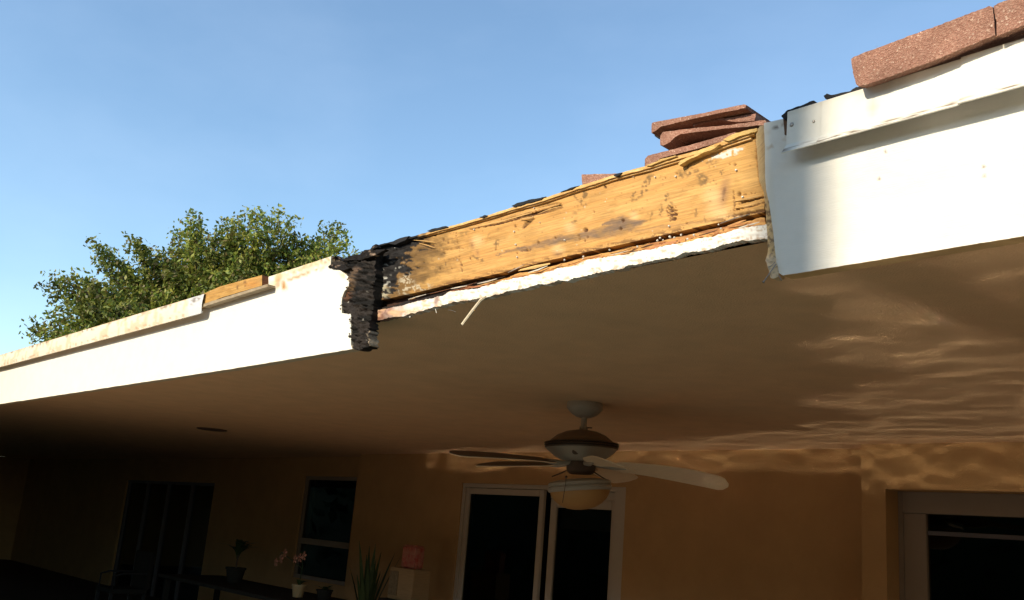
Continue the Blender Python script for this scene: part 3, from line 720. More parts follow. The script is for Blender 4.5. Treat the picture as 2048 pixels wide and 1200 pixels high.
# --- white plaster edge of the ceiling
def plaster_col(x, y):
    c = np.tile(np.array([.80, .77, .70]), (len(x), 1)); bottom = sstep(-14, -2, y - interp(WB, x))
    c = mixc(c, (.42, .30, .20), .7 * bottom * (fbm(x / 8, y / 3, 101) > .62)); n = fbm(x / 10, y / 8, 102)
    burnt = 1 - sstep(755, 850, x + (n - .5) * 70); c = mixc(c, (.30, .13, .08), burnt * .9); c = mixc(c, (.10, .04, .02), burnt * (n > .55) * .7)
    c = mixc(c, (.50, .36, .24), .8 * (fbm(x / 16, y / 3.2, 109) > .66)); c = mixc(c, (.22, .10, .07), .8 * blob(x, y, 873, 600, 5, 12, 12, .6)); c = mixc(c, (.65, .42, .22), .5 * (1 - sstep(850, 1000, x)) * (fbm(x / 12, y / 6, 103) > .52))
    c = mixc(c, (.45, .34, .27), .55 * sstep(1380, 1500, x) * (np.abs(fbm(x / 14, y / 4, 104) - .5) < .035)); return c
slab('plaster_edge', [(x, interp(WS, x) + 9 * (fbm(np.array([x / 22.]), np.array([3.]), 105)[0] - .5) + (0 if x > 1360 else 0)) for x in range(736, 1538, 8)] + [(x, interp(WB, x) + 7 * (fbm(np.array([x / 18.]), np.array([7.]), 108)[0] - .5)) for x in range(1537, 735, -8)], 2.152, .03, M['plaster'], house,
     step=2.5, jit=2.4, grid=3.0, color=plaster_col, seed=14, disp=lambda x, y: .0045 * (fbm(x / 14, y / 3.5, 106) - .5) + .003 * (fbm(x / 30, y / 3, 107) - .5))
for i, (x, y, r) in enumerate(((1129, 520, 4), (1167, 513, 4), (1219, 500, 4), (1275, 493, 4), (1315, 481, 4), (1320, 476, 4), (1326, 480, 3), (1340, 474, 5), (1349, 475, 4), (1362, 470, 4), (1437, 449, 3), (1442, 457, 3.5), (820, 634, 4), (1166, 517, 3), (1375, 478, 4), (1388, 470, 4))):
    p = aty(x, y, 2.150); bm = bmesh.new(); bmesh.ops.create_icosphere(bm, subdivisions=2, radius=r * .00085)
    for v in bm.verts: v.co = v.co * random.uniform(.7, 1.25) + Vector(p)
    me = bpy.data.meshes.new('plaster_crumb'); bm.to_mesh(me); bm.free(); link('plaster_crumb', me, M['nail'], house)
# strip of caulk hanging from the plaster edge, two small crumbs of wire
V, F = tube([aty(972, 593, 2.15), aty(962, 600, 2.145), aty(948, 618, 2.15), aty(934, 636, 2.155), aty(924, 649, 2.15)], [.004, .0062, .0066, .0060, .0048], 8)
V = [v + Vector((.0012 * math.sin(i * 1.7), 0, .0012 * math.cos(i * 2.3))) for i, v in enumerate(V)]
mesh('hanging_caulk_strip', V, F, mat('dirty_caulk', (.50, .42, .28), .8, .1, var=.3, vscale=80, col2=(.70, .62, .48)), house)
V, F = tube([aty(896, 620, 2.16), aty(904, 621, 2.155), aty(912, 624, 2.16)], .0010, 5); mesh('wire_scrap', V, F, M['steel'], house)
V, F = tube([aty(871, 618, 2.15), aty(873, 626, 2.15)], .0014, 5); mesh('plaster_crumb', V, F, M['nail'], house)

# ================================================================== EAVE, left half
ledge = [(705, 698, .3), (702, 690), (702, 640), (702, 628), (690, 627), (683.5, 626), (683, 604, .5), (685, 592), (689, 582), (697, 573), (699, 562), (696, 553), (688, 546), (675, 537), (661, 534, .3), (662, 512.5)]
def paint_left(x, y):
    c = np.tile(WHITE * 1.12, (len(x), 1)); n = fbm(x / 7, y / 4, 111); n2 = fbm(x / 3, y / 3, 112)
    top = 552 - (x - 535) * .292
    c = mixc(c, (.36, .18, .05), .9 * np.maximum(stroke(x, y, [(572, 563, 1), (588, 556, 2.6), (610, 549, 2.4), (628, 541, 2.4), (645, 537, 1.5), (656, 535, 1.2)]), 0) * (n > .42))
    c = mixc(c, (.42, .22, .06), .95 * np.maximum(blob(x, y, 556, 560, 6, 16, 10, .5), blob(x, y, 567, 570, 5, 10, -8, .5)) * (.5 + n))
    c = mixc(c, (.30, .17, .07), .85 * stroke(x, y, [(583, 545, 3), (600, 537, 5), (620, 527, 6), (645, 521, 6), (660, 519, 6)], .6) * (n2 > .50)); c = mixc(c, (.60, .50, .30), .55 * sstep(26, 8, y - top) * sstep(540, 560, x) * (n > .38)); c = mixc(c, (.68, .60, .36), .8 * blob(x, y, 547, 568, 8, 5, 0, .5) * (n > .4))
    c = mixc(c, (.70, .56, .34), .5 * sstep(18, 0, y - top) * (n > .55)); c = mixc(c, (.62, .36, .12), .6 * blob(x, y, 690, 552, 12, 4, 35, .5) * (n > .4))
    c = mixc(c, (.76, .72, .60), .5 * (1 - sstep(0, 120, x)) ); return c
poly = [(-60, 817, .6), (0, 808, .6), (250, 770, .5), (455, 739, .6)] + ledge + [(600, 533, .4), (545, 551, .3), (538, 553, .3), (530, 562), (300, 640), (-60, 755)]
slab('fascia_board', poly, YF, .045, M['paint'], house, step=5, jit=.6, grid=5, color=paint_left, seed=15, side_color=(.6, .5, .35),
     disp=lambda x, y: .0010 * (fbm(x / 60, y / 8, 113) - .5) + .0015 * blob(x, y, 560, 562, 14, 16, 0, .5) * fbm(x / 4, y / 4, 114) - .002 * (1 - sstep(0, 2.0, np.abs(y - (563 - (x - 572) * .34)))) * (x > 572) * 0)
xl_end = aty(-55, 816, YF)[0]
hbox('fascia_board', (XL - .4, YF + .001, 2.312), (xl_end, YF + .045, 2.74), bpy.data.materials['plain_white_paint'])
# charred end of the left board
chp = [(700, 697), (700, 690, 1.), (700.5, 640, .8), (700, 628), (690, 627), (682, 628, .6), (682.5, 604), (684, 592), (688, 583), (696, 574), (697.5, 562), (694, 552), (686, 547), (674, 542), (660, 539), (656, 535, .5), (661, 529, .5),
       (660, 515, .3), (670, 512, .8), (682, 520), (695, 514, 1), (712, 510), (726, 500), (738, 494), (745, 500), (744, 560, .8), (741, 600, .6), (739, 640, .6), (739, 660, .6), (738, 690, .8), (728, 697), (716, 699)]
def char_col(x, y):
    c = np.tile(np.array([.008, .007, .006]), (len(x), 1)); n = fbm(x / 12, y / 3, 121)
    c = mixc(c, (.20, .08, .03), .9 * blob(x, y, 691, 590, 9, 9, -30, .5) * (n > .38)); c = mixc(c, (.24, .15, .08), .8 * blob(x, y, 703, 560, 6, 20, 8, .6) * (n > .40))
    c = mixc(c, (.28, .18, .12), .6 * blob(x, y, 710, 540, 10, 6, 0, .6) * (n > .5)); c = mixc(c, (.42, .40, .36), .8 * (n > .80)); c = mixc(c, (.50, .38, .26), .8 * stroke(x, y, [(664, 520, .8), (680, 519, 1.3), (692, 524, .6)]))  # the pale grey flecks stand for glints on the charcoal
    c = mixc(c, (.60, .48, .34), .8 * sstep(736.5, 738, x) * (y > 662) * (n > .45)); c = mixc(c, (.50, .42, .32), .6 * sstep(695, 697.5, y) * (x > 718) * (n > .5)); c = mixc(c, (.05, .04, .035), .5 * (fbm(x / 25, y / 12, 123) > .5)); return c
slab('charred_fascia_end', chp, YF + .002, .045, M['char'], house, step=2.5, jit=2.2, grid=2.4, color=char_col, seed=16, flat=False,
     disp=lambda x, y: .028 * (.5 - fbm(x / 13, y / 3.4, 121, 4)) - .012 * (np.abs(fbm(x / 16, y / 5, 126) - .5) < .03) + .010 * sstep(725, 738, x) * sstep(640, 600, y) + .004 - .010 * (1 - sstep(0, 4, np.abs(x - 740))) * 0 + .003 * sstep(640, 630, y))
# black flakes at the top of the burn
for poly, sd in (([(655, 534), (662, 529), (690, 530), (700, 536), (690, 540), (668, 538)], 131), ([(662, 516), (672, 513), (690, 521), (720, 520), (760, 506), (770, 498), (748, 500), (722, 508), (700, 512), (684, 518), (676, 512)], 132),
                 ([(722, 512), (745, 494), (752, 489), (754, 494), (738, 506), (728, 514)], 133)):
    slab('charcoal_flake', poly, 2.104, .02, M['char'], house, step=2.5, jit=1.6, grid=3, seed=sd, color=lambda x, y: mixc(np.tile(np.array([.014, .011, .009]), (len(x), 1)), (.35, .25, .18), (fbm(x / 9, y / 2.5, 134) > .68) * .8),
         disp=lambda x, y: .014 * (fbm(x / 7, y / 3, 135) - .5))
# bare batten (left) with its ledge and end grain
def bat_col(x, y):
    c = np.tile(np.array([.52, .30, .085]), (len(x), 1)); c = mixc(c, (.36, .18, .04), sstep(.4, .7, fbm(x / 30, y / 2.5, 141)) * .6); c = mixc(c, (.10, .04, .015), .8 * (stroke(x, y, [(474, 572, .8), (476, 578, 1)]) + stroke(x, y, [(491, 564, 1.2), (491, 575, .8)])))
    c = mixc(c, (.52, .22, .05), .5 * blob(x, y, 505, 568, 14, 8, -18, .6)); return c
slab('batten', [(404, 589, .3), (440, 573), (480, 562), (524, 550, .3), (524, 571, .3), (480, 584), (440, 596), (408, 610, .3)], YF - .036, .035, M['wood'], house, step=4, jit=.3, grid=4, color=bat_col, seed=17, side_color=(.16, .055, .02))
slab('ledge_strip', [(404, 608.5, .3), (470, 588), (535, 568, .2), (536, 573, .3), (470, 593.5), (404, 614)], YF - .042, .041, M['plaster'], house, step=5, jit=.5, grid=6, seed=18,
     color=lambda x, y: mixc(np.tile(np.array([.42, .36, .26]), (len(x), 1)), (.20, .14, .08), fbm(x / 8, y / 3, 144)))
# painted metal cap, left
def cap():
    x0, x1 = XL - .4, aty(405, 600, YF - .052)[0]
    xs = np.concatenate([np.linspace(x0, -10, 12, endpoint=False), np.arange(-10, x1, .03), [x1 - .008, x1]]); n = len(xs)
    V = []
    for x in xs:
        s = pix((x, YF - .052, 2.70))[0]; wz = .0030 * (fbm(np.array([x * 2.2]), np.array([0.]), 151)[0] - .5); e = 0.0
        if x > x1 - .02: e = (.012 if x > x1 - .004 else 0)
        zt, zb = 2.731 + wz, 2.6226 + wz * 1.3 + e
        for j in range(12): t = j / 11; V.append((x, YF - .048 - .004 * math.sin(t * math.pi) + .0015 * (fbm(np.array([x * 9]), np.array([t * 3]), 152)[0] - .5), zt + (zb - zt) * t))
        V.append((x, YF - .044, zb - .0015)); V.append((x, YF - .040, zb + .003)); V.insert(len(V) - 14, (x, YF + .05, 2.742 + wz))
    k = 15; F = [(i * k + j, i * k + j + 1, (i + 1) * k + j + 1, (i + 1) * k + j) for i in range(n - 1) for j in range(k - 1)]
    i = n - 1; o = mesh('drip_cap', V, F, M['paint_plain'], house, smooth=False); me = o.data
    W = np.array([v.co[:] for v in me.vertices]); P = np.array([pix(v) if v[0] > -12 else (-300, 700) for v in W]); x, y = P[:, 0], P[:, 1]
    c = np.tile(np.array([.72, .67, .55]), (len(W), 1)); t = (2.731 - W[:, 2]) / .108; Xw = W[:, 0]
    drip_ = np.array(fbm(Xw * 14, Xw * 0, 153, 3)); c = mixc(c, (.18, .11, .06), np.clip((drip_ - .40) * 2.8, 0, 1) * (1 - sstep(.05, .30, t)) * (fbm(Xw * 70, t * 4, 154) > .45))
    c = mixc(c, (.55, .40, .24), .6 * (1 - sstep(0, .10, t)) * (fbm(Xw * 30, t * 6, 155) > .45)); c = mixc(c, (.60, .46, .28), .6 * (fbm(Xw * 22, t * 1.2, 156) > .57)); c = mixc(c, (.42, .28, .16), .7 * sstep(.70, .8, t) * (1 - sstep(.9, .97, t)) * (fbm(Xw * 26, t * 9, 157) > .64))
    g = sstep(374, 377, x); c = mixc(c, (.60, .63, .66), g * .95); c = mixc(c, (.20, .16, .13), g * .9 * np.maximum(blob(x, y, 388, 601, 4, 10, 30, .5), blob(x, y, 399, 595, 3, 6, 30, .5)) * (fbm(x / 3, y / 3, 158) > .4))
    C = np.ones((len(W), 4)); C[:, :3] = c; at = me.color_attributes.new('Col', 'FLOAT_COLOR', 'POINT'); at.data.foreach_set('color', C.astype(np.float32).ravel())
cap()
# dark band: underside filler behind the cap
hbox('batten', (XL - .4, YF - .030, 2.668), (aty(404, 612, YF - .036)[0] - .004, YF - .001, 2.742), M['box_wood'])

# ================================================================== LOOSE TILES ON THE ROOF
LG = 'broken concrete roof tiles left loose on the roof edge'
def loose(poly, Y, dep, rise, dx, seed, label):
    root = slab('loose_roof_tile', poly, Y, dep, M['tile'], None, step=3, jit=.8, grid=5, seed=seed, back=lambda p: (p[0] + dx, p[1] + dep, p[2] + rise), disp=lambda x, y: .003 * (fbm(x / 5, y / 5, seed) - .5))
    # close the back so the piece is solid
    bm = bmesh.new(); bm.from_mesh(root.data); bmesh.ops.holes_fill(bm, edges=[e for e in bm.edges if e.is_boundary and min(v.co.y for v in e.verts) > Y + dep * .6], sides=0); bm.to_mesh(root.data); bm.free()
    tag(root, label, 'roof tile', LG); return root
loose([(1302.5, 252), (1304, 246), (1310, 244), (1400, 227), (1488, 208.5), (1493, 210), (1490, 216), (1440, 226), (1380, 239), (1322, 253), (1312, 261), (1303, 266)], 2.24, .22, -.010, 0, 161, 'red brown tile, topmost of the loose stack with its long edge against the sky')
loose([(1385, 247), (1420, 239), (1460, 235), (1512, 227), (1509, 241), (1476, 244), (1440, 240), (1400, 247), (1386, 254)], 2.27, .2, -.008, 0, 162, 'chipped tile wedged just under the topmost tile of the loose stack')
loose([(1321, 271), (1326, 264), (1400, 255), (1460, 250), (1530, 240), (1533, 245), (1528, 250), (1440, 258), (1362, 268), (1350, 274), (1340, 284), (1326, 291), (1320, 290)], 2.25, .2, -.010, 0, 163, 'broken grey red tile with a jagged left end in the middle of the loose stack')
loose([(1290, 318), (1296, 311), (1380, 290), (1471, 264), (1472, 274), (1400, 296), (1322, 316), (1310, 324), (1300, 338), (1289, 340)], 2.23, .2, -.010, 0, 164, 'lowest tile of the loose stack, lying against the bare wood edge')
loose([(1163.5, 349), (1200, 348), (1238, 347), (1262, 350), (1262, 372), (1164, 384)], 2.30, .14, -.01, 0, 165, 'single tile lying apart, half hidden behind the bare wood edge')
hbox('roofing_felt', (-2.0, 2.30, 2.80), (-1.50, 2.44, 2.86), M['felt'])
tag(slab('loose_roof_tile', [(1310, 262), (1330, 256), (1330, 275), (1316, 277), (1309, 272)], 2.34, .1, M['felt'], None, step=3, jit=.8, grid=5, seed=166), 'dark slate coloured scrap poking out left beneath the topmost loose tile', 'roof tile', LG)

# ================================================================== DOORS AND WINDOWS
def frame_piece(name, parent, a, b, m): return box(name, a, b, m, parent, bevel=.003)
def part(name, loc=(0, 0, 0)):
    o = empty(name, (0, 0, 0)); o.parent = house; o.matrix_parent_inverse = parent_world(house).inverted(); o.location = (0, 0, 0); return o
# middle sliding door
sd = part('sliding_door')
y0, y1 = YW + .015, YW + .13
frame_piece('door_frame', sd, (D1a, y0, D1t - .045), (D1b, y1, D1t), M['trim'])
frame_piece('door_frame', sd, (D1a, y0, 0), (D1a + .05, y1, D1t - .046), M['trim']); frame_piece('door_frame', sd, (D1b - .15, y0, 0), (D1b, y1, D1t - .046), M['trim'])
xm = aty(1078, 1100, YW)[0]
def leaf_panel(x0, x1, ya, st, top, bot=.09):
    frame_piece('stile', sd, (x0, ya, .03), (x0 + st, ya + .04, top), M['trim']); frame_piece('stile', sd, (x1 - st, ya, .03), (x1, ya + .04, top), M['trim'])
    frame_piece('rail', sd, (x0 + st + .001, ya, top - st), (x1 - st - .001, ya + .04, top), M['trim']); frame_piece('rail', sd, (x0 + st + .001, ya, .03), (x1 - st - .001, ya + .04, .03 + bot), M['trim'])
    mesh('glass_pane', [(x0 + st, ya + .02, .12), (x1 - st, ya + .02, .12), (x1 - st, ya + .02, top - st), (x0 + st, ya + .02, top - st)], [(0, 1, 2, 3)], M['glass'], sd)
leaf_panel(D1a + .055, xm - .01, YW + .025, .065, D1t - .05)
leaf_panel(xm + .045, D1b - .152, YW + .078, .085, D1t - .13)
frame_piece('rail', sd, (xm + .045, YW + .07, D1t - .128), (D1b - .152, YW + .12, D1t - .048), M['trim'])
hbox('window_blind', (xm + .1, YW + .17, D1t - .42), (D1b - .1, YW + .19, D1t - .02), M['interior'])
# right door in the recess
rd = part('recessed_door'); ya = YR + .18
frame_piece('door_frame', rd, (R1a, ya, 0), (R1a + .035, ya + .1, R1t), M['brown_frame']); frame_piece('stile', rd, (R1a + .037, ya + .01, 0), (R1a + .20, ya + .07, 1.965), M['brown_frame'])
frame_piece('door_frame', rd, (R1a + .036, ya, 1.967), (R1b, ya + .1, R1t - .001), M['brown_frame']); frame_piece('rail', rd, (R1a + .202, ya + .025, 1.82), (R1b, ya + .06, 1.85), M['bronze'])
mesh('glass_pane', [(R1a + .2, ya + .04, 0), (R1b, ya + .04, 0), (R1b, ya + .04, 1.965), (R1a + .2, ya + .04, 1.965)], [(0, 1, 2, 3)], M['glass'], rd)
# window left
wn = part('window'); ya = YL + .03
wl, wr = aty(606, 1010, ya)[0], aty(706, 1010, ya)[0]
for a, b in (((W1a, ya, W1b_), (W1a + .05, ya + .07, W1t)), ((W1b - .05, ya, W1b_), (W1b, ya + .07, W1t)), ((W1a + .051, ya, W1t - .05), (W1b - .051, ya + .07, W1t)), ((W1a + .051, ya, W1b_), (W1b - .051, ya + .07, W1b_ + .05)), ((W1a + .051, ya + .001, 1.22), (W1b - .051, ya + .06, 1.30))):
    frame_piece('window_frame', wn, a, b, M['brown_frame'])
mesh('glass_pane', [(W1a, ya + .035, W1b_), (W1b, ya + .035, W1b_), (W1b, ya + .035, W1t), (W1a, ya + .035, W1t)], [(0, 1, 2, 3)], M['glass'], wn)
# far sliding door, four dark panels
fd = part('sliding_door'); ya = YL + .03
frame_piece('door_frame', fd, (D2a, ya, D2t - .05), (D2b, ya + .12, D2t), M['bronze'])
for x in (D2a, D2a + .95, D2a + 1.93, D2a + 2.95, D2b - .06): frame_piece('stile', fd, (x, ya + .01, 0), (x + .07, ya + .08, D2t - .051), M['bronze'])
mesh('glass_pane', [(D2a, ya + .05, 0), (D2b, ya + .05, 0), (D2b, ya + .05, D2t - .05), (D2a, ya + .05, D2t - .05)], [(0, 1, 2, 3)], M['glass'], fd)
# flush ceiling vent
lathe('ceiling_vent', [(.0005, HC - .012), (.14, HC - .012), (.16, HC - .008), (.165, HC + .002), (.0005, HC + .002)], M['fan_dark'], house, seg=24, cx=-9.92, cy=4.50)

# ================================================================== CEILING FAN
fan = empty('ceiling_fan', (-4.183, 4.349, HC)); tag(fan, 'five blade ceiling fan with a bowl light hanging under the patio ceiling', 'ceiling fan')
FX, FY = -4.183, 4.349
TL = Matrix.Translation((FX, FY, 2.0)) @ Matrix.Rotation(R(2.2), 4, Vector(fw * -1).normalized()) @ Matrix.Translation((-FX, -FY, -2.0))
L0 = lambda n, p, m, **k: lathe(n, p, M[m], fan, cx=FX, cy=FY, **k)
L0('canopy', [(.0005, 2.441), (.113, 2.440), (.115, 2.432), (.115, 2.408), (.112, 2.400), (.100, 2.385), (.080, 2.366), (.050, 2.350), (.030, 2.345), (.0005, 2.345)], 'fan')
L0('downrod', [(.0005, 2.35), (.019, 2.35), (.019, 2.290), (.026, 2.288), (.026, 2.262), (.0005, 2.26)], 'fan', seg=20)
V, F = tube([(FX + .015, FY + .01, 2.283), (FX + .045, FY + .03, 2.284)], .004, 6); mesh('set_screw', V, F, M['fan_dark'], fan)
L0('motor_housing', [(.0005, 2.268), (.03, 2.268), (.10, 2.256), (.155, 2.232), (.195, 2.200), (.200, 2.190)], 'fan_dome', tilt=TL)
L0('motor_band', [(.198, 2.192), (.232, 2.184), (.236, 2.180), (.220, 2.177), (.234, 2.172), (.236, 2.168), (.220, 2.163), (.232, 2.158), (.228, 2.150), (.215, 2.148)], 'fan_dark', tilt=TL)
L0('motor_bowl', [(.222, 2.152), (.224, 2.146), (.205, 2.128), (.170, 2.100), (.130, 2.080), (.085, 2.070), (.0005, 2.069)], 'fan', tilt=TL)
L0('switch_housing', [(.0005, 2.072), (.080, 2.070), (.092, 2.050), (.090, 2.010), (.070, 1.992), (.0005, 1.990)], 'fan_dark', tilt=TL)
TK = Matrix.Translation((FX, FY, 1.9)) @ Matrix.Rotation(R(7.5), 4, Vector(fw * -1).normalized()) @ Matrix.Translation((-FX, -FY, -1.9))
L0('light_kit_ring', [(.0005, 1.962), (.12, 1.960), (.180, 1.950), (.196, 1.940), (.198, 1.925), (.190, 1.922), (.200, 1.912), (.202, 1.898), (.194, 1.888), (.186, 1.886), (.0005, 1.888)], 'fan', tilt=TK)
L0('glass_bowl', [(.186, 1.890), (.184, 1.872), (.165, 1.838), (.130, 1.806), (.085, 1.784), (.04, 1.775), (.0005, 1.773)], 'amber', tilt=TK)
for s in (-1, 1):
    q = rt * s
    V, F = tube([(FX + q[0] * .085, FY + q[1] * .085, 2.01), (FX + q[0] * .13, FY + q[1] * .13, 1.985), (FX + q[0] * .18, FY + q[1] * .18, 1.962)], .004, 6); mesh('support_arm', V, F, M['fan_dark'], fan)
vd = np.array([fw[0], fw[1], 0]); vd /= np.linalg.norm(vd); rr_ = np.array([rt[0], rt[1], 0]); rr_ /= np.linalg.norm(rr_)
pc = np.array([FX, FY, 0]) - vd * .205 - rr_ * .105
V, F = tube([tuple(pc + [0, 0, 1.955]), tuple(pc + [0, 0, 1.92]), tuple(pc - rr_ * .012 + [0, 0, 1.80])], .0022, 5); mesh('pull_chain', V, F, M['fan_dark'], fan)
bm = bmesh.new(); bmesh.ops.create_icosphere(bm, subdivisions=2, radius=.008); [setattr(v, 'co', v.co + Vector(pc + [0, 0, 1.955])) for v in bm.verts]; me = bpy.data.meshes.new('pull_knob'); bm.to_mesh(me); bm.free(); link('pull_knob', me, M['fan_dark'], fan)
me_d = lathe('motor_badge', [(.0005, 0), (.022, 0), (.022, .004), (.0005, .005)], M['fan_dark'], fan, seg=16)
me_d.matrix_parent_inverse = parent_world(fan).inverted(); me_d.location = np.array([FX, FY, 2.115]) - vd * .178 - rr_ * .055; me_d.rotation_euler = Vector(-vd + np.array([0, 0, -.9])).to_track_quat('Z', 'Y').to_euler()
def blade(ang, droop, pitch, up_tip=0.0):
    pitch = -pitch; ca, sa = math.cos(R(ang)), math.sin(R(ang)); ra, rb = .20, .905; n = 26; V = []; F = []; th = .006
    for i in range(n + 1):
        t = i / n; r = ra + (rb - ra) * t
        wv = .060 + .036 * sstep(0, .75, t) ; wv = float(wv)
        if t > .9: wv *= math.sqrt(max(.0, 1 - ((t - .9) / .1) ** 2 * .97))
        if t < .08: wv *= .6 + .4 * t / .08
        pt = R(pitch) * (1.5 - .3 * t)
        for k, u in enumerate((-1, -.5, 0, .5, 1)):
            x, y, z = r, u * wv * math.cos(pt), u * wv * math.sin(pt) - droop * t * t + up_tip * t
            V.append((FX + x * ca - y * sa, FY + x * sa + y * ca, 2.055 + z)); 
    m_ = len(V); V += [(a, b, c - th) for a, b, c in V]
    for i in range(n):
        for k in range(4):
            a = i * 5 + k; F.append((a, a + 5, a + 6, a + 1)); F.append((a + m_, a + 1 + m_, a + 6 + m_, a + 5 + m_))
        for k in (0, 4): a = i * 5 + k; F.append((a, a + 5, a + 5 + m_, a + m_))
    for i in (0, n):
        for k in range(4): a = i * 5 + k; F.append((a, a + 1, a + 1 + m_, a + m_))
    o = mesh('blade', V, F, M['fan_blade'], fan); o.data.materials.append(M['blade_top'])
    for p in o.data.polygons:
        if min(p.vertices) < m_ and max(p.vertices) < m_: p.material_index = 1
    pts = [(.06, 0, 2.058), (.12, 0, 2.05), (.20, 0, 2.046), (.28, 0, 2.044)]
    V, F = merge([tube([(FX + r * ca, FY + r * sa, z) for r, _, z in pts], [.014, .012, .016, .006], 8)])
    mesh('blade_bracket', V, F, M['fan'], o)
for a, dr, pi_, ut in ((40, .065, 17, 0), (112, .03, 12, 0), (184, .0, 12, -.005), (256, .03, 10, 0), (328, .06, 12, 0)): blade(a, dr, pi_, ut)

# ================================================================== THINGS ON THE PATIO (deep shade)
def leafy(rootname, loc, n, h, spread, wd, m, parent, curve=.5, name='leaf', lean=0):
    lst = []
    for i in range(n):
        a = random.uniform(0, 2 * math.pi); s = random.uniform(.2, 1) * spread; hh = h * random.uniform(.6, 1); V = []; F = []; k = 6
        for j in range(k + 1):
            t = j / k; rr = s * t ** (1 + curve); wv = wd * math.sin(math.pi * min(1, t * .85 + .12)) ; z = hh * (t - curve * .45 * t ** 3)
            cx_, cy_ = loc[0] + rr * math.cos(a) + lean * t, loc[1] + rr * math.sin(a); V += [(cx_ - wv * math.sin(a), cy_ + wv * math.cos(a), loc[2] + z), (cx_ + wv * math.sin(a), cy_ - wv * math.cos(a), loc[2] + z)]
        for j in range(k): F.append((2 * j, 2 * j + 1, 2 * j + 3, 2 * j + 2))
        if name == 'leaf': mesh('leaf', V, F, M[m], parent)
        else: lst.append((V, F))
def pot(parent, x, y, z, r, h, m): lathe('pot', [(.0005, z), (r * .72, z), (r * .95, z + h * .85), (r * 1.05, z + h * .87), (r * 1.05, z + h), (r * .9, z + h), (r * .88, z + h * .9), (.0005, z + h * .9)], M[m], parent, seg=24, cx=x, cy=y)
# table
tb = empty('patio_table', (-9.6, 5.6, 0)); tag(tb, 'long dark patio table in the shade carrying the potted plants', 'table')
p1, p2 = aty(382, 1162, 5.3), aty(600, 1199, 5.3); TZ = .74
box('table_top', (-12.4, 5.2, TZ - .04), (-9.05, 6.1, TZ), M['table'], tb, bevel=.006)
for x in (-12.3, -9.15):
    for y in (5.3, 6.0): box('leg', (x - .03, y - .03, 0), (x + .03, y + .03, TZ - .04), M['table'], tb)
# orchid
q = aty(597, 1180, 5.6); orc = empty('potted_orchid', (q[0], 5.6, TZ)); tag(orc, 'orchid with pale pink flowers in a cream pot on the dark table', 'potted plant')
pot(orc, q[0], 5.6, TZ, .075, .13, 'cream')
for tx, ty in ((560, 1110), (600, 1108)):
    f_ = aty(tx, ty, 5.6); V, F = tube([(q[0], 5.6, TZ + .1), (q[0] + .02, 5.6, (TZ + f_[2]) / 2 + .1), (f_[0] + .03, 5.6, f_[2] + .03), tuple(f_)], .005, 5); mesh('stem', V, F, M['green_leaf'], orc)
for (tx, ty) in ((552, 1124), (562, 1118), (570, 1106), (590, 1118), (600, 1116), (608, 1112)):
    f_ = aty(tx, ty, 5.58); V = []; F = []
    for k in range(5):
        a = k * 2 * math.pi / 5 + .3; b = len(V); s = .042; V += [(f_[0], f_[1] - .008, f_[2]), (f_[0] + s * math.cos(a - .4), f_[1], f_[2] + s * math.sin(a - .4)), (f_[0] + s * 1.25 * math.cos(a), f_[1] + .004, f_[2] + s * 1.25 * math.sin(a)), (f_[0] + s * math.cos(a + .4), f_[1], f_[2] + s * math.sin(a + .4))]; F.append((b, b + 1, b + 2, b + 3))
    mesh('flower', V, F, M['petal'], orc)
leafy('orc', (q[0], 5.6, TZ + .12), 5, .12, .18, .03, 'green_leaf', orc, curve=1.2)
# bushy dark plant and low pots
q = aty(470, 1150, 5.7); pl = empty('potted_plant', (q[0], 5.7, TZ)); tag(pl, 'tall dark leafy plant standing left of the orchid on the table', 'potted plant'); pot(pl, q[0], 5.7, TZ, .12, .18, 'table')
V, F = tube([(q[0], 5.7, TZ + .15), (q[0] + .02, 5.7, TZ + .5)], .012, 6); mesh('stem', V, F, M['bark'], pl); leafy('p', (q[0], 5.7, TZ + .28), 26, .42, .34, .03, 'green_leaf', pl, curve=1.0)
q = aty(650, 1175, 5.8); pl = empty('potted_plant', (q[0], 5.8, TZ)); tag(pl, 'low spreading plant just right of the orchid on the table', 'potted plant'); pot(pl, q[0], 5.8, TZ, .09, .10, 'table'); leafy('p', (q[0], 5.8, TZ + .08), 12, .10, .2, .02, 'green_leaf', pl, curve=.8)
# snake plant
q = aty(735, 1190, 6.2); sp = empty('snake_plant', (q[0], 6.2, 0)); tag(sp, 'tall upright spiky plant with sword shaped leaves beside the wooden box', 'potted plant')
pot(sp, q[0], 6.2, 0, .2, .42, 'table'); leafy('s', (q[0], 6.2, .38), 20, 1.12, .34, .028, 'green_leaf', sp, curve=.15)
# stand, box and bag
b0 = aty(783, 1196, 6.3); b1 = aty(838, 1140, 6.3); bx = empty('plant_stand', (b0[0], 6.3, 0)); tag(bx, 'narrow dark stand against the wall under the wooden box', 'stand')
for x in (b0[0], b1[0]):
    for y in (6.2, 6.5): box('leg', (x - .02, y - .02, 0), (x + .02, y + .02, b0[2] - .03), M['table'], bx)
box('stand_top', (b0[0] - .04, 6.16, b0[2] - .03), (b1[0] + .04, 6.54, b0[2]), M['table'], bx)
wb = empty('wooden_box', (b0[0], 6.3, b0[2])); tag(wb, 'small light wooden box with a dark slotted front, below the red bag', 'box')
box('box_body', (b0[0], 6.24, b0[2] + .001), (b1[0], 6.46, b1[2]), M['box_wood'], wb, bevel=.005); box('box_front', (b0[0] + .02, 6.232, b0[2] + .04), (b0[0] + .17, 6.239, b1[2] - .04), mat('box_slats', (.28, .20, .11), .6, .2, var=.4, vscale=40), wb)
bxm = mat('red_bag', (.40, .05, .04), .4, .4, var=.5, vscale=18, col2=(.5, .25, .16)); g0 = aty(803, 1139, 6.3); g1 = aty(837, 1092, 6.3)
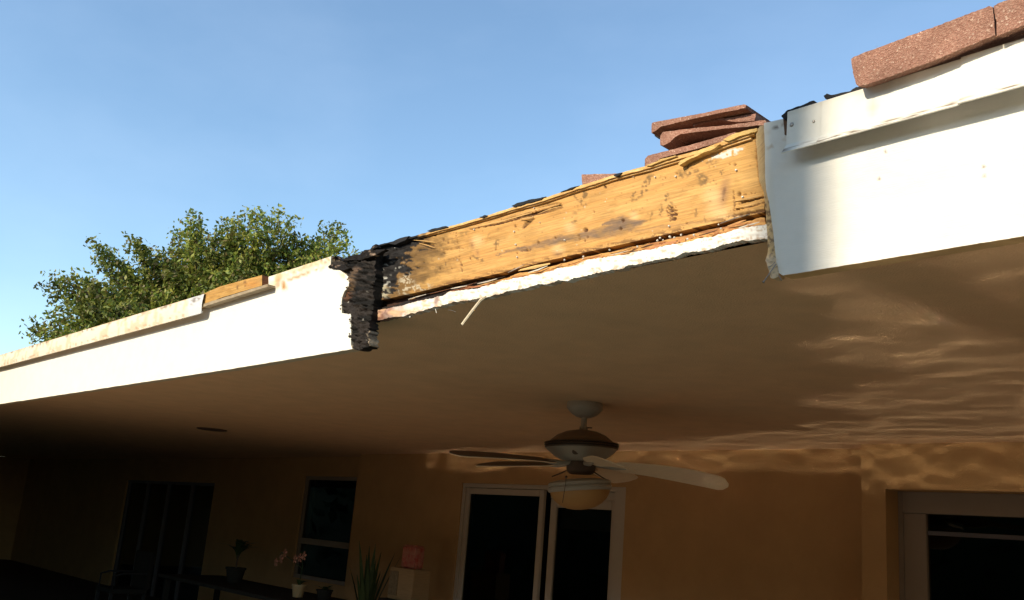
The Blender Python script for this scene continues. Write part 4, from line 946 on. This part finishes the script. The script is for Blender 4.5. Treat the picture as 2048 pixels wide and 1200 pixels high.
rb = box('plastic_bag', (g0[0], 6.28, b1[2] + .001), (g1[0], 6.40, g1[2]), bxm, None, bevel=.02); tag(rb, 'crumpled red printed plastic bag standing on top of the wooden box', 'bag')
bm = bmesh.new(); bm.from_mesh(rb.data); bmesh.ops.subdivide_edges(bm, edges=bm.edges[:], cuts=2, use_grid_fill=True)
for v in bm.verts: v.co += Vector((random.uniform(-.006, .006), random.uniform(-.008, .008), random.uniform(-.004, .004)))
bm.to_mesh(rb.data); bm.free()
# chair far left, barely visible
ch = empty('patio_chair', (-13.5, 5.2, 0)); tag(ch, 'dark patio chair with curved metal arms at the far dark end', 'chair')
box('seat', (-13.8, 4.95, .40), (-13.25, 5.45, .46), M['table'], ch, bevel=.01); box('backrest', (-13.8, 5.42, .46), (-13.25, 5.48, .95), M['table'], ch, bevel=.01)
for x in (-13.77, -13.28):
    for y in (4.98, 5.42): box('leg', (x - .02, y - .02, 0), (x + .02, y + .02, .40), M['chair_metal'], ch)
    V, F = tube([(x, 4.98, .40), (x, 4.98, .62), (x, 5.1, .66), (x, 5.44, .66)], .015, 6); mesh('armrest', V, F, M['chair_metal'], ch)

# ================================================================== TREE BEHIND THE HOUSE
def tree():
    D = 34.0; root_p = atd(430, 760, D); g = np.array([root_p[0], root_p[1], 0]); t = empty('leafy_tree', tuple(g)); tag(t, 'broad leafy green tree rising behind the left side of the roof', 'tree')
    # branch tips: where the crown's sprays end against the sky, (x, y, depth)
    tips = [(80, 648), (62, 652), (100, 560), (120, 550), (112, 585), (150, 545), (188, 480), (210, 495), (225, 510), (262, 478), (280, 490), (300, 500), (318, 505), (330, 520), (345, 500), (358, 462), (380, 430), (392, 440), (400, 460), (430, 470), (445, 440), (465, 455), (478, 430), (500, 430),
            (520, 420), (545, 420), (560, 445), (578, 440), (585, 470), (600, 470), (628, 480), (640, 485), (662, 452), (680, 455), (694, 475), (685, 490), (710, 505), (650, 510), (180, 560), (160, 600), (130, 610), (110, 630), (95, 660), (240, 540), (350, 540), (420, 500), (520, 460), (480, 480), (560, 490), (610, 510)]
    tips = [(x, y + 8) for x, y in tips]; base = atd(430, 800, D); cols = []; LV = []; LF = []; LC = []; tubes = []
    fork = atd(420, 690, D)
    tubes.append(tube([tuple(g), tuple((g + base) / 2 + [.1, 0, 0]), tuple(base), tuple(fork)], [.35, .30, .26, .2], 10))
    V, F = tubes[0]; mesh('trunk', V, F, M['bark'], t)
    lim = []
    def leaves(P, n, rad, tone):
        for _ in range(n):
            c = P + rng.normal(0, rad, 3); s = rng.uniform(.05, .115); a = rng.normal(0, 1, 3); a /= np.linalg.norm(a); b = np.cross(a, rng.normal(0, 1, 3)); b /= np.linalg.norm(b)
            i = len(LV); LV.extend([c - a * s, c + b * s * .5, c + a * s, c - b * s * .5]); LF.append((i, i + 1, i + 2, i + 3))
            k = rng.random(); col = np.array([.12, .185, .03]) * (1 - k) + np.array([.27, .26, .045]) * k
            if rng.random() < .12: col = np.array([.19, .15, .05])
            LC.extend([np.append(col * tone, 1)] * 4)
    inner = []
    for (x, y) in tips: inner.append((x, y, 1))
    for _ in range(150):
        # fill the body of the crown between tips and the roof line
        k = random.randrange(len(tips)); x0, y0 = tips[k]; f = random.uniform(.25, .92); x = x0 + (400 - x0) * f * .7; y = y0 + (700 - y0) * f; inner.append((x + random.uniform(-12, 12), y + random.uniform(-10, 10), 0))
    for (x, y, tip) in inner:
        dep = rng.normal(0, 1.3) if not tip else rng.normal(0, .8); P = atd(x, y, D + dep)
        mid = fork + (P - fork) * .5 + rng.normal(0, .25, 3) + np.array([0, 0, -.3])
        lim.append(tube([tuple(fork), tuple(mid), tuple(P)], [.07, .04, .010], 5))
        tone = rng.uniform(.40, 1.30)
        # sprays: leaves along the last part of the branch, with side twigs
        for q in np.linspace(.56 if tip else .75, 1.0, 10 if tip else 5):
            B = mid + (P - mid) * (2 * q - 1) if q > .5 else mid
            leaves(B, 30 if tip else 62, .16 if tip else .30, tone)
            for _ in range(2):
                tw = B + rng.normal(0, .22 if tip else .42, 3); leaves(tw, 13 if tip else 24, .09, tone * rng.uniform(.85, 1.15))
    V, F = merge(lim); mesh('limbs', V, F, M['bark'], t)
    o = mesh('crown', LV, LF, M['leaf'], t); at = o.data.color_attributes.new('Col', 'FLOAT_COLOR', 'POINT'); at.data.foreach_set('color', np.array(LC, np.float32).ravel())
tree()

# ================================================================== OUTSIDE THE FRAME: garden hedge and palm, plus a hedge and tree added for shade
def hedge(name, x0, x1, y0, y1, h, label):
    V = []; F = []
    n = int((x1 - x0) * (y1 - y0) * h * 6) + 300
    for _ in range(min(n, 9000)):
        p = np.array([rng.uniform(x0, x1), rng.uniform(y0, y1), rng.uniform(0, h)]); s = .28; a = rng.normal(0, 1, 3); a /= np.linalg.norm(a); b = np.cross(a, rng.normal(0, 1, 3)); b /= np.linalg.norm(b)
        i = len(V); V += [p - a * s, p + b * s * .6, p + a * s, p - b * s * .6]; F.append((i, i + 1, i + 2, i + 3))
    i = len(V); a_, b_ = .3, .35; V += [(x, y, z) for z in (-.1, h - b_) for x, y in ((x0 + a_, y0 + a_), (x1 - a_, y0 + a_), (x1 - a_, y1 - a_), (x0 + a_, y1 - a_))]
    F += [tuple(i + q for q in f) for f in ((0, 3, 2, 1), (4, 5, 6, 7), (0, 1, 5, 4), (1, 2, 6, 5), (2, 3, 7, 6), (3, 0, 4, 7))]
    o = mesh(name, V, F, M['hedge']); tag(o, label, 'hedge')
    return o
hedge('hedge', -40, 20, -17, -15, 6.5, 'tall dense green hedge along the far side of the garden')
hedge('hedge', -30, -9.5, -2.6, -.8, 6.5, 'unseen dense hedge added to shade the far end of the patio')  # added out of view to keep sun off the far end
pt = empty('palm_tree', (-2.4, -13.0, 0)); tag(pt, 'slender palm tree standing by the pool', 'palm tree')
d_ = SUN / SUN[1]; sh = aty(1572, 400, YF)          # its shadow falls on the right fascia board
def onray(z_off): 
    p = np.array([sh[0], YF, sh[2] + z_off]); return p - d_ * (YF + 13.0)
pb, pm, ptp = onray(-4), onray(0), onray(4)
V, F = tube([(pm[0], -13, -.1), (pm[0], -13, 4), (pm[0], -13, pm[2]), (pm[0] + .02, -13, 13.5)], [.19, .15, .125, .11], 10); mesh('trunk', V, F, M['bark'], pt)
for k in range(14):
    a = k * 2 * math.pi / 14; V = []; F = []
    for j in range(9):
        t_ = j / 8; r_ = 2.0 * t_; z_ = 13.5 + .9 * math.sin(t_ * 2.2) - 1.4 * t_ * t_; wv = .25 * math.sin(math.pi * (t_ * .9 + .08)); V += [(pm[0] + r_ * math.cos(a) - wv * math.sin(a), -13 + r_ * math.sin(a) + wv * math.cos(a), z_ - .1), (pm[0] + r_ * math.cos(a), -13 + r_ * math.sin(a), z_), (pm[0] + r_ * math.cos(a) + wv * math.sin(a), -13 + r_ * math.sin(a) - wv * math.cos(a), z_ - .1)]
    for j in range(8):
        for k2 in range(2): b = j * 3 + k2; F.append((b, b + 1, b + 4, b + 3))
    mesh('frond', V, F, M['hedge'], pt)

# unseen tree added behind the camera: canopy cuts sky fill, clear of the sun
def sky_block_tree():
    t = empty('sky_block_tree', (3.5, -9.5, 0)); tag(t, 'tree canopy added out of view over the pool to block sky light', 'tree')
    V, F = merge([tube([(3.5, -9.5, -.1), (3.3, -9.2, 3), (2.5, -8, 6.5), (0, -6.2, 10.5)], [.42, .34, .28, .16], 10), tube([(2.5, -8, 6.5), (-3, -6.5, 10), (-8, -6, 11.8)], [.24, .16, .06], 8), tube([(2.5, -8, 6.5), (4.5, -6.5, 10), (6, -6, 12)], [.2, .12, .06], 8)])
    mesh('trunk', V, F, M['bark'], t)
    V = []; F = []
    for _ in range(20000):
        while True:
            u = rng.uniform(-1, 1, 3)
            if u @ u < 1 and u @ u > .15: break
        p = np.array([-1.5, -5.6, 12.0]) + u * np.array([10.5, 5.0, 3.2]); s_ = .26; a = rng.normal(0, 1, 3); a /= np.linalg.norm(a); b = np.cross(a, rng.normal(0, 1, 3)); b /= np.linalg.norm(b)
        i = len(V); V += [p - a * s_, p + b * s_ * .6, p + a * s_, p - b * s_ * .6]; F.append((i, i + 1, i + 2, i + 3))
    mesh('crown', V, F, M['hedge'], t)
sky_block_tree()
